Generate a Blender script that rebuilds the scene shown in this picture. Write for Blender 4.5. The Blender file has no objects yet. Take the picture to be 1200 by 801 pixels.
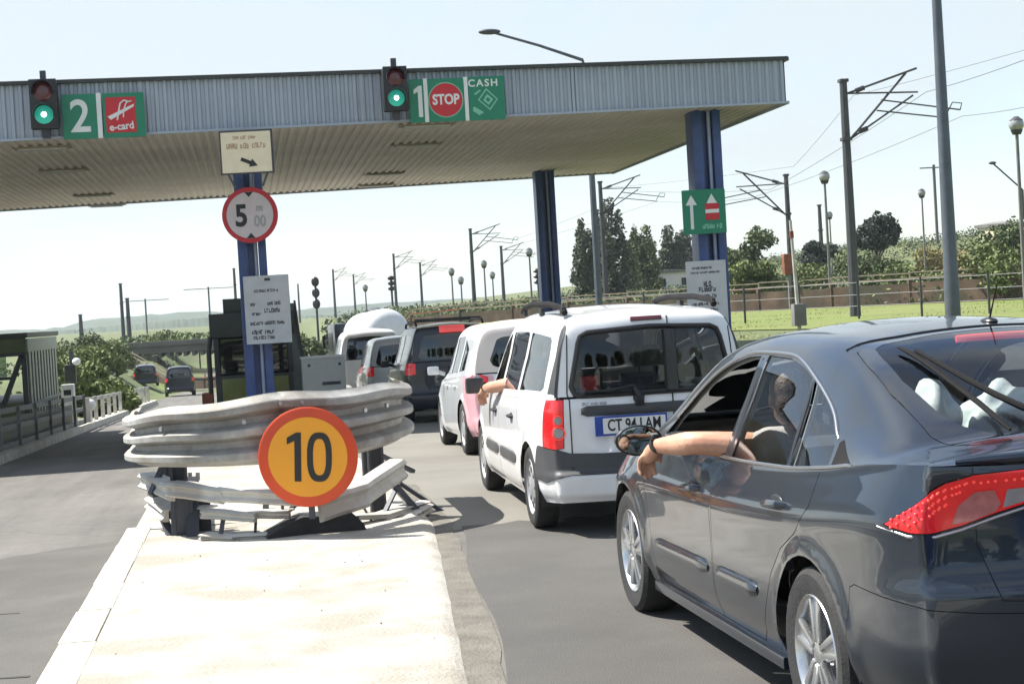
import bpy, bmesh, math, random
import numpy as np
from mathutils import Vector, Matrix, Euler
random.seed(7); np.random.seed(7)
SC = bpy.context.scene
COL = SC.collection
PI = math.pi
# ------------------------------------------------------------ camera, sky, sun, exposure
FPX, Y0, ROLL, CAMH, YAW = 1950.0, 358.0, 0.058, 1.63, 0.1565
PITCH = math.atan((400.5 - Y0) / FPX)
cam = bpy.data.cameras.new('camera'); camo = bpy.data.objects.new('camera', cam); COL.objects.link(camo)
cam.sensor_width = 36.0; cam.lens = FPX / 1200 * 36; cam.clip_end = 20000; cam.clip_start = 0.05
camo.matrix_world = Matrix.Translation((0, 0, CAMH)) @ (Matrix.Rotation(-YAW, 4, 'Z') @ Matrix.Rotation(PI/2 - PITCH, 4, 'X') @ Matrix.Rotation(-ROLL, 4, 'Z'))
SC.camera = camo
SUN_TO = Vector((-0.62, 0.34, 1.0)).normalized()          # towards the sun: ahead on the left, high
EL = math.asin(SUN_TO.z); AZ = math.atan2(SUN_TO.x, SUN_TO.y)
W = bpy.data.worlds.new('World'); SC.world = W; W.use_nodes = True
nt = W.node_tree; nt.nodes.clear()
def N(nt, t, **k):
    n = nt.nodes.new(t)
    for a, b in k.items(): setattr(n, a, b)
    return n
sky = N(nt, 'ShaderNodeTexSky', sky_type='NISHITA'); sky.sun_disc = False
sky.sun_elevation = EL; sky.sun_rotation = AZ; sky.air_density = 1.0; sky.dust_density = .7; sky.ozone_density = 2.0
tc = N(nt, 'ShaderNodeTexCoord'); mp = N(nt, 'ShaderNodeMapping'); mp.inputs['Scale'].default_value = (1.0, 1.0, 3.2)
nz = N(nt, 'ShaderNodeTexNoise'); nz.inputs['Scale'].default_value = 1.5; nz.inputs['Detail'].default_value = 7; nz.inputs['Roughness'].default_value = .55
nz.inputs['Distortion'].default_value = .6
rp = N(nt, 'ShaderNodeValToRGB'); rp.color_ramp.elements[0].position = .43; rp.color_ramp.elements[1].position = .60
rp.color_ramp.elements[0].color = (.12, .12, .12, 1); rp.color_ramp.elements[1].color = (.90, .90, .90, 1)
mx = N(nt, 'ShaderNodeMixRGB'); mx.inputs['Color2'].default_value = (3.75, 4.1, 4.25, 1)
bg = N(nt, 'ShaderNodeBackground'); bg.inputs['Strength'].default_value = .100
wo = N(nt, 'ShaderNodeOutputWorld')
L_ = nt.links.new
L_(tc.outputs['Generated'], mp.inputs['Vector']); L_(mp.outputs['Vector'], nz.inputs['Vector']); L_(nz.outputs['Fac'], rp.inputs['Fac'])
L_(rp.outputs['Color'], mx.inputs['Fac']); L_(sky.outputs['Color'], mx.inputs['Color1']); L_(mx.outputs['Color'], bg.inputs['Color']); L_(bg.outputs['Background'], wo.inputs['Surface'])
sl = bpy.data.lights.new('sun', 'SUN'); sl.energy = 4.8; sl.angle = math.radians(.5); sl.color = (1, .955, .88)
so = bpy.data.objects.new('sun', sl); COL.objects.link(so); so.rotation_euler = SUN_TO.to_track_quat('Z', 'Y').to_euler(); so.location = (0, 0, 60)
SC.view_settings.view_transform = 'Standard'; SC.view_settings.look = 'None'; SC.view_settings.gamma = 1; SC.view_settings.use_curve_mapping = False
SC.view_settings.exposure = 1.12
try:
    SC.cycles.max_bounces = 10; SC.cycles.transparent_max_bounces = 24; SC.cycles.volume_bounces = 0
    SC.cycles.use_adaptive_sampling = True; SC.cycles.caustics_reflective = False; SC.cycles.caustics_refractive = False
    SC.cycles.sample_clamp_indirect = 6
except Exception: pass

# ------------------------------------------------------------ helpers
def ray(u, v):
    a = u - 600; b = v - 400.5; c, s = math.cos(ROLL), math.sin(ROLL)
    x = c*a - s*b; y = s*a + c*b
    lat = x/FPX; z = -y/FPX; d = 1.0
    d, z = d*math.cos(PITCH) + z*math.sin(PITCH), z*math.cos(PITCH) - d*math.sin(PITCH)
    return Vector((math.cos(YAW)*lat + math.sin(YAW)*d, -math.sin(YAW)*lat + math.cos(YAW)*d, z))
def P(u, v, d):                       # surveyed point: photo direction at a forward distance d in metres
    return Vector((0, 0, CAMH)) + ray(u, v)*d
def PY(u, v, Y):
    r = ray(u, v); return Vector((0, 0, CAMH)) + r*(Y/r.y)
def sm(a, b, x):
    t = min(1, max(0, (x - a)/(b - a))); return t*t*(3 - 2*t)
def sp(x, k=1.6): return k*math.log1p(math.exp(x/k)) if x/k < 30 else x
def gz(X, Y):                         # terrain height
    Yr = Y if Y < 165 else 165
    t2 = sm(1.6, -1.5, X)
    r = -.0275*sp(Yr - (16 - 8*t2))
    if Y > 165: r += min(4.0, .018*(Y - 165))
    wr = sm(5.8, 10, X - max(0, Y - 45)*.02)
    f = .1 + .35*sm(8, 40, Y) + .25*sm(60, 120, Y)
    wl = sm(-5.6, -9.5, X) * (1 - .4*sm(60, 140, Y))
    r = r*(1 - wr) + f*wr
    r = r*(1 - wl) + (-.25)*wl
    # the bank that rises beyond the railway on the right
    q = (X - 24)*.80 + (Y - 88)*.60
    r += 5.2*sm(6, 100, q)*sm(14, 75, X - Y*.05) + .5*sm(0, 30, q)
    return r

def node_mat(name):
    m = bpy.data.materials.new(name); m.use_nodes = True
    nt = m.node_tree; nt.nodes.clear()
    o = N(nt, 'ShaderNodeOutputMaterial'); b = N(nt, 'ShaderNodeBsdfPrincipled')
    nt.links.new(b.outputs['BSDF'], o.inputs['Surface'])
    return m, nt, b, o
def mat(name, col, rough=.6, metal=0, coat=0, var=.12, scale=6, bump=0, bscale=40, spec=.5, emit=None, es=0, var2=None, s2=.7, rvar=0, detail=5):
    m, nt, b, o = node_mat(name)
    b.inputs['Roughness'].default_value = rough; b.inputs['Metallic'].default_value = metal
    b.inputs['Coat Weight'].default_value = coat; b.inputs['Coat Roughness'].default_value = .03
    b.inputs['Specular IOR Level'].default_value = spec
    t = N(nt, 'ShaderNodeTexCoord'); n = N(nt, 'ShaderNodeTexNoise'); n.inputs['Scale'].default_value = scale; n.inputs['Detail'].default_value = detail
    nt.links.new(t.outputs['Object'], n.inputs['Vector'])
    r = N(nt, 'ShaderNodeMapRange'); r.inputs['From Min'].default_value = .25; r.inputs['From Max'].default_value = .75
    r.inputs['To Min'].default_value = 1 - var; r.inputs['To Max'].default_value = 1 + var
    nt.links.new(n.outputs['Fac'], r.inputs['Value'])
    h = N(nt, 'ShaderNodeMixRGB', blend_type='MULTIPLY'); h.inputs['Fac'].default_value = 1; h.inputs['Color1'].default_value = (*col, 1)
    nt.links.new(r.outputs['Result'], h.inputs['Color2']); last = h.outputs['Color']
    if var2:
        n2 = N(nt, 'ShaderNodeTexNoise'); n2.inputs['Scale'].default_value = s2; n2.inputs['Detail'].default_value = 6; n2.inputs['Roughness'].default_value = .6
        nt.links.new(t.outputs['Object'], n2.inputs['Vector'])
        r2 = N(nt, 'ShaderNodeValToRGB'); r2.color_ramp.elements[0].position = .42; r2.color_ramp.elements[1].position = .62
        nt.links.new(n2.outputs['Fac'], r2.inputs['Fac'])
        k = N(nt, 'ShaderNodeMixRGB'); k.inputs['Color2'].default_value = (*var2, 1)
        nt.links.new(r2.outputs['Color'], k.inputs['Fac']); nt.links.new(last, k.inputs['Color1']); last = k.outputs['Color']
    nt.links.new(last, b.inputs['Base Color'])
    if rvar:
        rr = N(nt, 'ShaderNodeMapRange'); rr.inputs['To Min'].default_value = max(0, rough - rvar); rr.inputs['To Max'].default_value = rough + rvar
        nt.links.new(n.outputs['Fac'], rr.inputs['Value']); nt.links.new(rr.outputs['Result'], b.inputs['Roughness'])
    if bump:
        n3 = N(nt, 'ShaderNodeTexNoise'); n3.inputs['Scale'].default_value = bscale; n3.inputs['Detail'].default_value = 4
        nt.links.new(t.outputs['Object'], n3.inputs['Vector'])
        bp = N(nt, 'ShaderNodeBump'); bp.inputs['Strength'].default_value = bump; bp.inputs['Distance'].default_value = .02
        nt.links.new(n3.outputs['Fac'], bp.inputs['Height']); nt.links.new(bp.outputs['Normal'], b.inputs['Normal'])
    if emit:
        b.inputs['Emission Color'].default_value = (*emit, 1); b.inputs['Emission Strength'].default_value = es
    return m
def glass_mat(name, tint, ior=1.5, rough=.0):
    m = bpy.data.materials.new(name); m.use_nodes = True; nt = m.node_tree; nt.nodes.clear()
    o = N(nt, 'ShaderNodeOutputMaterial'); t = N(nt, 'ShaderNodeBsdfTransparent'); g = N(nt, 'ShaderNodeBsdfGlossy'); x = N(nt, 'ShaderNodeMixShader')
    fr = N(nt, 'ShaderNodeFresnel'); fr.inputs['IOR'].default_value = ior
    t.inputs['Color'].default_value = (*tint, 1); g.inputs['Roughness'].default_value = rough; g.inputs['Color'].default_value = (.95, .97, 1, 1)
    tcn = N(nt, 'ShaderNodeTexCoord'); nn = N(nt, 'ShaderNodeTexNoise'); nn.inputs['Scale'].default_value = 9
    mr = N(nt, 'ShaderNodeMapRange'); mr.inputs['To Min'].default_value = rough; mr.inputs['To Max'].default_value = rough + .03
    nt.links.new(tcn.outputs['Object'], nn.inputs['Vector']); nt.links.new(nn.outputs['Fac'], mr.inputs['Value']); nt.links.new(mr.outputs['Result'], g.inputs['Roughness'])
    nt.links.new(fr.outputs['Fac'], x.inputs['Fac']); nt.links.new(t.outputs['BSDF'], x.inputs[1]); nt.links.new(g.outputs['BSDF'], x.inputs[2]); nt.links.new(x.outputs['Shader'], o.inputs['Surface'])
    return m

def tag(o, label=None, cat=None, group=None, kind=None):
    if label: o['label'] = label
    if cat: o['category'] = cat
    if group: o['group'] = group
    if kind: o['kind'] = kind
    return o
def empty(name, loc=(0, 0, 0), rz=0, label=None, cat=None, group=None):
    o = bpy.data.objects.new(name, None); COL.objects.link(o); o.location = loc; o.rotation_euler = (0, 0, rz); o.empty_display_size = .1
    return tag(o, label, cat, group)
def link(name, me, parent=None):
    o = bpy.data.objects.new(name, me); COL.objects.link(o)
    if parent is not None: o.parent = parent
    return o
def copy_tree(o, parent=None):
    c = o.copy(); COL.objects.link(c)
    if parent is not None: c.parent = parent
    for ch in o.children: copy_tree(ch, c)
    return c
class MB:
    def __init__(s): s.bm = bmesh.new()
    def box(s, c, sz, rot=None, bev=0):
        m = Matrix.Translation(c) @ ((rot if isinstance(rot, Matrix) else Euler(rot).to_matrix().to_4x4()) if rot is not None else Matrix()) @ Matrix.Diagonal((*sz, 1))
        r = bmesh.ops.create_cube(s.bm, size=1, matrix=m)
        if bev:
            es = list({e for v in r['verts'] for e in v.link_edges})
            bmesh.ops.bevel(s.bm, geom=es, offset=bev, segments=2, affect='EDGES', profile=.7)
        return s
    def bar(s, a, b, w, h=None, up=(0, 0, 1), bev=0):
        a = Vector(a); b = Vector(b); h = h or w
        z = (b - a); L = z.length; z.normalize(); x = Vector(up).cross(z)
        if x.length < 1e-4: x = Vector((1, 0, 0))
        x.normalize(); y = z.cross(x)
        m = Matrix((x, y, z)).transposed().to_4x4()
        return s.box((a + b)/2, (w, h, L), m, bev)
    def cyl(s, a, b, r0, r1=None, n=12, cap=True):
        return s.tube([a, b], [r0, r0 if r1 is None else r1], n, cap)
    def tube(s, path, r, n=8, cap=True):
        path = [Vector(p) for p in path]; k = len(path)
        if not hasattr(r, '__len__'): r = [r]*k
        rings = []; prev = None
        for i, p in enumerate(path):
            t = (path[min(i+1, k-1)] - path[max(i-1, 0)]).normalized()
            if prev is None:
                u = t.cross(Vector((0, 0, 1)))
                if u.length < .05: u = t.cross(Vector((1, 0, 0)))
            else: u = prev - t*prev.dot(t)
            u.normalize(); prev = u; w = t.cross(u)
            rings.append([s.bm.verts.new(p + (u*math.cos(2*PI*j/n) + w*math.sin(2*PI*j/n))*r[i]) for j in range(n)])
        for a, b in zip(rings, rings[1:]):
            for j in range(n): s.bm.faces.new((a[j], a[(j+1) % n], b[(j+1) % n], b[j]))
        if cap:
            s.bm.faces.new(rings[0][::-1]); s.bm.faces.new(rings[-1])
        return s
    def lathe(s, prof, n=32, axis='x', c=(0, 0, 0), closed=False):
        c = Vector(c); rings = []
        for a, r in prof:
            row = []
            for j in range(n):
                q = 2*PI*j/n; cc, ss = r*math.cos(q), r*math.sin(q)
                v = Vector((a, cc, ss)) if axis == 'x' else (Vector((cc, ss, a)) if axis == 'z' else Vector((cc, a, ss)))
                row.append(s.bm.verts.new(c + v))
            rings.append(row)
        k = len(rings)
        for i in range(k if closed else k-1):
            a, b = rings[i], rings[(i+1) % k]
            for j in range(n): s.bm.faces.new((a[j], b[j], b[(j+1) % n], a[(j+1) % n]))
        return s
    def prism(s, pts, y0, y1, plane='xz'):     # polygon extruded along the third axis
        def mk(p, h): return {'xz': (p[0], h, p[1]), 'xy': (p[0], p[1], h), 'yz': (h, p[0], p[1])}[plane]
        a = [s.bm.verts.new(mk(p, y0)) for p in pts]; b = [s.bm.verts.new(mk(p, y1)) for p in pts]
        n = len(pts)
        s.bm.faces.new(a); s.bm.faces.new(b[::-1])
        for i in range(n): s.bm.faces.new((a[i], b[i], b[(i+1) % n], a[(i+1) % n]))
        return s
    def grid(s, rows, closed=False):
        V = [[s.bm.verts.new(p) for p in r] for r in rows]
        for a, b in zip(V, V[1:]):
            for j in range(len(a)-1): s.bm.faces.new((a[j], a[j+1], b[j+1], b[j]))
        return s
    def quad(s, *p):
        s.bm.faces.new([s.bm.verts.new(q) for q in p]); return s
    def ell(s, c, r, n=16, rot=None):
        m = Matrix.Translation(c) @ (Euler(rot).to_matrix().to_4x4() if rot else Matrix()) @ Matrix.Diagonal((*r, 1))
        bmesh.ops.create_uvsphere(s.bm, u_segments=n, v_segments=max(6, n*2//3), radius=1, matrix=m); return s
    def xform(s, m): bmesh.ops.transform(s.bm, matrix=m, verts=s.bm.verts); return s
    def mesh(s, name, m=None, ang=35, recalc=True):
        if recalc: bmesh.ops.recalc_face_normals(s.bm, faces=s.bm.faces)
        me = bpy.data.meshes.new(name); s.bm.to_mesh(me); s.bm.free()
        if m: me.materials.append(m)
        if ang:
            me.shade_smooth(); me.set_sharp_from_angle(angle=math.radians(ang))
        return me
    def build(s, name, m, parent=None, ang=35, recalc=True): return link(name, s.mesh(name, m, ang, recalc), parent)
def circ(c, r, n=32, a0=0): return [(c[0] + r*math.cos(a0 + 2*PI*i/n), c[1] + r*math.sin(a0 + 2*PI*i/n)) for i in range(n)]
def rrect(x0, z0, x1, z1, r, n=4):
    o = []
    for cx, cz, a in ((x1-r, z1-r, 0), (x0+r, z1-r, PI/2), (x0+r, z0+r, PI), (x1-r, z0+r, 1.5*PI)):
        o += [(cx + r*math.cos(a + PI/2*i/n), cz + r*math.sin(a + PI/2*i/n)) for i in range(n+1)]
    return o
def text(name, s, size, x, z, y, m, parent, wide=1.0, bold=0.0, align='CENTER', rot=0, depth=.004, space=1.0):
    cu = bpy.data.curves.new(name, 'FONT'); cu.body = s; cu.size = size; cu.align_x = align; cu.align_y = 'CENTER'
    cu.extrude = depth/2; cu.offset = bold; cu.space_character = space; cu.resolution_u = 4
    o = bpy.data.objects.new(name, cu); COL.objects.link(o)
    dg = bpy.context.evaluated_depsgraph_get(); dg.update()
    me = bpy.data.meshes.new_from_object(o.evaluated_get(dg)); bpy.data.objects.remove(o); bpy.data.curves.remove(cu)
    me.transform(Matrix.Translation((x, y, z)) @ Matrix.Rotation(rot, 4, 'Y') @ Matrix.Rotation(PI/2, 4, 'X') @ Matrix.Diagonal((wide, 1, 1, 1)))
    me.materials.clear(); me.materials.append(m); me.name = name
    return link(name, me, parent)
def printing(name, x0, z0, x1, z1, y, m, parent, gap=.1, fill=1, seed=1):    # a line of print too small to read: letter-sized marks in words
    rd = random.Random(seed); b = MB(); x = x0; h = z1 - z0
    while x < x1:
        for k in range(rd.randint(3, 7)):
            w = h*rd.uniform(.42, .62)
            if x + w > x1: break
            lo = 0 if rd.random() < .85 else -.15; hi = 1 if rd.random() < .6 else .82
            b.box((x + w*.16, y, z0 + h*(lo + hi)/2), (w*.3, .003, h*(hi - lo)))
            b.box((x + w*.5, y - .0006, z0 + h*rd.choice((.12, .5, hi - .12))), (w*.62, .003, h*.26))
            if rd.random() < .8: b.box((x + w*.80, y + .0004, z0 + h*hi/2), (w*.3, .003, h*hi*.98))
            if rd.random() < .6: b.box((x + w*.5, y - .0012, z0 + h*rd.choice((.1, hi - .1))), (w*.6, .003, h*.22))
            x += w*(1 + gap)
        x += h*.45
        if x + h > x1: break
    return tag(b.build(name, m, parent, ang=0), kind='stuff')
def arrow(b, x, z, L, w, ang, y, head=2.6):
    c, s = math.cos(ang), math.sin(ang)
    pts = [(-L/2, -w/2), (L/2 - head*w*.9, -w/2), (L/2 - head*w*.9, -w*head/2), (L/2, 0), (L/2 - head*w*.9, w*head/2), (L/2 - head*w*.9, w/2), (-L/2, w/2)]
    b.prism([(x + p[0]*c - p[1]*s, z + p[0]*s + p[1]*c) for p in pts], y, y - .004); return b

# ------------------------------------------------------------ materials
M = {}
M['metal_grey'] = mat('galvanised_steel', (.40, .41, .41), .48, .75, var=.18, scale=5, bump=.05, rvar=.12)
M['rail_white'] = mat('weathered_white_rail', (.55, .54, .50), .6, 0, var=.2, scale=4, var2=(.38, .35, .31), s2=2.2)
M['dark_steel'] = mat('dark_steel', (.055, .06, .075), .55, .2, var=.25, scale=5)
M['blue_paint'] = mat('blue_steel_paint', (.033, .070, .215), .45, 0, coat=.15, var=.32, scale=3, rvar=.1)
M['light_blue'] = mat('pale_blue_conduit', (.36, .42, .55), .5, var=.1)
M['pole_grey'] = mat('pole_grey', (.085, .10, .12), .5, .3, var=.2, scale=3)
M['pole_conc'] = mat('pole_concrete', (.17, .165, .16), .8, var=.2, scale=3)
M['mast'] = mat('catenary_mast_steel', (.06, .062, .068), .6, .3, var=.25, scale=2)
M['wire'] = mat('overhead_wire', (.12, .125, .13), .6, .3)
M['black'] = mat('black_plastic', (.018, .018, .02), .5, var=.2, scale=14)
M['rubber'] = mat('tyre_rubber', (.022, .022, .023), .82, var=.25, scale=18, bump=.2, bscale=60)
M['trimblack'] = mat('black_trim', (.012, .012, .013), .35, var=.15)
M['chrome'] = mat('chrome_trim', (.42, .43, .45), .28, 1, var=.05)
M['alloy'] = mat('alloy_rim', (.55, .56, .57), .28, .9, var=.1, scale=9, rvar=.08)
M['hubcap'] = mat('silver_hubcap', (.42, .43, .44), .4, .5, var=.12, scale=9)
M['interior'] = mat('dark_upholstery', (.03, .032, .036), .85, var=.25, scale=16, bump=.15)
M['seat_grey'] = mat('mid_grey_upholstery', (.09, .09, .095), .9, var=.25, scale=16)
M['headliner'] = mat('grey_headliner', (.34, .34, .33), .9, var=.1)
M['laguna'] = mat('slate_blue_car_paint', (.015, .024, .039), .28, .5, coat=.85, var=.05, scale=2.5, spec=.5)
M['white_paint'] = mat('white_car_paint', (.74, .75, .77), .32, 0, coat=.8, var=.04, scale=2, var2=(.66, .66, .66), s2=1.1)
M['cladding'] = mat('dark_grey_bumper_plastic', (.05, .052, .056), .55, var=.15, scale=8)
M['silver'] = mat('silver_car_paint', (.66, .68, .70), .34, .25, coat=.8, var=.05, scale=2)
M['pink'] = mat('faded_pink_car_paint', (.64, .34, .38), .38, .1, coat=.6, var=.12, scale=3)
M['darkcar'] = mat('dark_navy_car_paint', (.007, .010, .019), .32, .3, coat=.5, var=.05)
M['cream'] = mat('cream_roof_paint', (.62, .52, .38), .45, 0, coat=.5, var=.08)
M['red_lens'] = mat('red_lamp_lens', (.56, .008, .012), .22, 0, coat=.5, var=.12, scale=30, emit=(1, .02, .02), es=.07)
M['matt_black'] = mat('matt_black_rubber', (.010, .010, .011), .85, var=.2, spec=.2)
M['mirror'] = mat('mirror_glass', (.30, .33, .34), .03, 1, var=.03)
M['red_dot'] = mat('bright_red_led', (.9, .06, .05), .2, 0, coat=1, emit=(1, .06, .04), es=.12)
M['lens_red'] = mat('pale_red_lamp_lens', (.42, .13, .13), .15, .2, coat=1, var=.25, scale=40)
M['frit'] = mat('dark_screen_border', (.010, .012, .017), .12, 0, coat=1, var=.1)
M['clear_lens'] = mat('clear_lamp_lens', (.30, .29, .32), .15, .3, coat=1, var=.15, scale=30)
M['glass'] = glass_mat('car_glass', (.86, .90, .89), 1.55)
M['glass_screen'] = glass_mat('rear_screen_glass', (.90, .93, .92), 1.42)
M['glass_dark'] = glass_mat('tinted_car_glass', (.40, .44, .46), 1.8)
M['glass_booth'] = glass_mat('booth_glass', (.42, .5, .46), 1.6)
M['skin'] = mat('skin', (.56, .31, .21), .5, var=.14, scale=14, spec=.4, var2=(.50, .25, .165), s2=9, bump=.07, bscale=70)
M['hair'] = mat('brown_hair', (.085, .040, .020), .5, var=.35, scale=40, bump=.4, bscale=90)
M['shirt'] = mat('pale_shirt', (.42, .41, .40), .9, var=.12, scale=12)
M['shirt2'] = mat('dark_red_shirt', (.16, .05, .05), .9, var=.12, scale=12)
M['bag'] = mat('white_plastic_bag', (.56, .62, .62), .35, var=.1, scale=9, bump=.4, bscale=12)
M['plate_white'] = mat('plate_white', (.72, .72, .70), .4, var=.05)
M['plate_blue'] = mat('plate_blue', (.02, .06, .30), .4, var=.05)
M['sign_green'] = mat('sign_green', (.010, .19, .105), .45, var=.08, scale=3)
M['sign_white'] = mat('sign_white', (.68, .70, .68), .5, var=.06)
M['sign_dim'] = mat('sign_pale_green_print', (.20, .50, .36), .5, var=.06)
M['sign_red'] = mat('sign_red', (.50, .018, .028), .45, var=.08)
M['sign_black'] = mat('sign_black', (.012, .012, .012), .5)
M['sign_grey'] = mat('faded_sign_grey', (.36, .36, .36), .6, var=.12)
M['sign_orange'] = mat('orange_red_rim', (.62, .062, .012), .45, var=.1, scale=4)
M['sign_yellow'] = mat('amber_yellow_face', (.80, .33, .015), .45, var=.05, scale=3)
M['cream_board'] = mat('cream_board', (.70, .62, .44), .55, var=.06)
M['board_print'] = mat('faded_brown_print', (.40, .27, .17), .7)
M['notice'] = mat('grey_notice_board', (.50, .51, .52), .55, var=.12, scale=3)
M['print'] = mat('dark_print', (.05, .05, .055), .7)
M['green_lamp'] = mat('lit_green_lamp', (.02, .35, .25), .3, emit=(.05, .8, .6), es=.10)
M['green_core'] = mat('lit_lamp_core', (.6, 1, .9), .3, emit=(.75, 1, .95), es=3)
M['red_off'] = mat('unlit_red_lamp', (.10, .012, .02), .3, coat=.6)
M['fascia'] = mat('grey_blue_corrugated_cladding', (.36, .405, .465), .5, .15, var=.10, scale=1.3, var2=(.31, .35, .41), s2=.5)
M['soffit'] = mat('beige_soffit_panel', (.72, .67, .595), .6, var=.08, scale=.8, var2=(.62, .565, .485), s2=.35)
M['booth_green'] = mat('olive_booth_panel', (.085, .105, .03), .5, var=.18, scale=3)
M['booth_dark'] = mat('booth_dark_frame', (.03, .035, .034), .5, var=.2)
M['booth_grey'] = mat('booth_grey_panel', (.16, .18, .165), .55, var=.15)
M['booth_slat'] = mat('pale_green_slat', (.30, .35, .28), .55, var=.12)
M['cabinet'] = mat('light_grey_cabinet', (.52, .53, .50), .55, var=.08)
M['tank'] = mat('white_tank_shell', (.60, .62, .64), .35, .1, coat=.4, var=.08)
M['rust'] = mat('rusty_orange_steel', (.20, .065, .035), .8, var=.4, scale=4)
M['wall_brown'] = mat('brown_weathered_concrete', (.115, .074, .050), .9, var=.5, scale=1.2, var2=(.055, .050, .032), s2=.35, bump=.3, bscale=3)
M['bridge'] = mat('bridge_concrete', (.22, .21, .19), .9, var=.2, scale=.5)
M['house'] = mat('white_house_wall', (.72, .70, .66), .8, var=.06)
M['bark'] = mat('bark', (.09, .07, .055), .95, var=.3, scale=6, bump=.5, bscale=12)
M['leaf_dark'] = mat('dark_foliage', (.078, .098, .062), .8, var=.4, scale=.9)
M['leaf_mid'] = mat('mid_foliage', (.085, .115, .042), .8, var=.4, scale=.7)
M['leaf_light'] = mat('light_foliage', (.14, .175, .055), .8, var=.4, scale=.5)
M['leaf_pine'] = mat('pine_foliage', (.042, .060, .045), .8, var=.35, scale=.9)
M['leaf_dry'] = mat('dry_grass', (.22, .19, .07), .85, var=.3, scale=.6)
M['straw'] = mat('field_grass', (.092, .120, .038), .9, var=.35, scale=.5, var2=(.105, .108, .045), s2=.10)
M['barrier'] = mat('dull_zinc_barrier', (.36, .355, .335), .64, .12, var=.30, scale=7, var2=(.23, .215, .19), s2=3.4, bump=.12, bscale=14, rvar=.1)
# ------------------------------------------------------------ car builder
def pchip(xs, ys):
    x = np.array(xs, float); y = np.array(ys, float); h = np.diff(x); d = np.diff(y)/h
    m = np.zeros_like(y); n = len(x)
    if n == 2: m[:] = d[0]
    else:
        for i in range(1, n-1):
            if d[i-1]*d[i] > 0:
                w1 = 2*h[i] + h[i-1]; w2 = h[i] + 2*h[i-1]; m[i] = (w1 + w2)/(w1/d[i-1] + w2/d[i])
        m[0] = d[0]; m[-1] = d[-1]
    def f(q):
        q = np.clip(np.asarray(q, float), x[0], x[-1]); i = np.clip(np.searchsorted(x, q, 'right') - 1, 0, n-2)
        t = (q - x[i])/h[i]; t2 = t*t; t3 = t2*t
        return (2*t3 - 3*t2 + 1)*y[i] + (t3 - 2*t2 + t)*h[i]*m[i] + (-2*t3 + 3*t2)*y[i+1] + (t3 - t2)*h[i]*m[i+1]
    return f
def catmull(pts, n):
    p = np.array(pts, float); p = np.vstack([2*p[0]-p[1], p, 2*p[-1]-p[-2]]); out = []
    for i in range(1, len(p)-2):
        for k in range(n):
            t = k/n; a, b, c, d = p[i-1], p[i], p[i+1], p[i+2]
            out.append(.5*(2*b + (c-a)*t + (2*a - 5*b + 4*c - d)*t*t + (3*b - a - 3*c + d)*t**3))
    out.append(p[-2]); return np.array(out)
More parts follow.
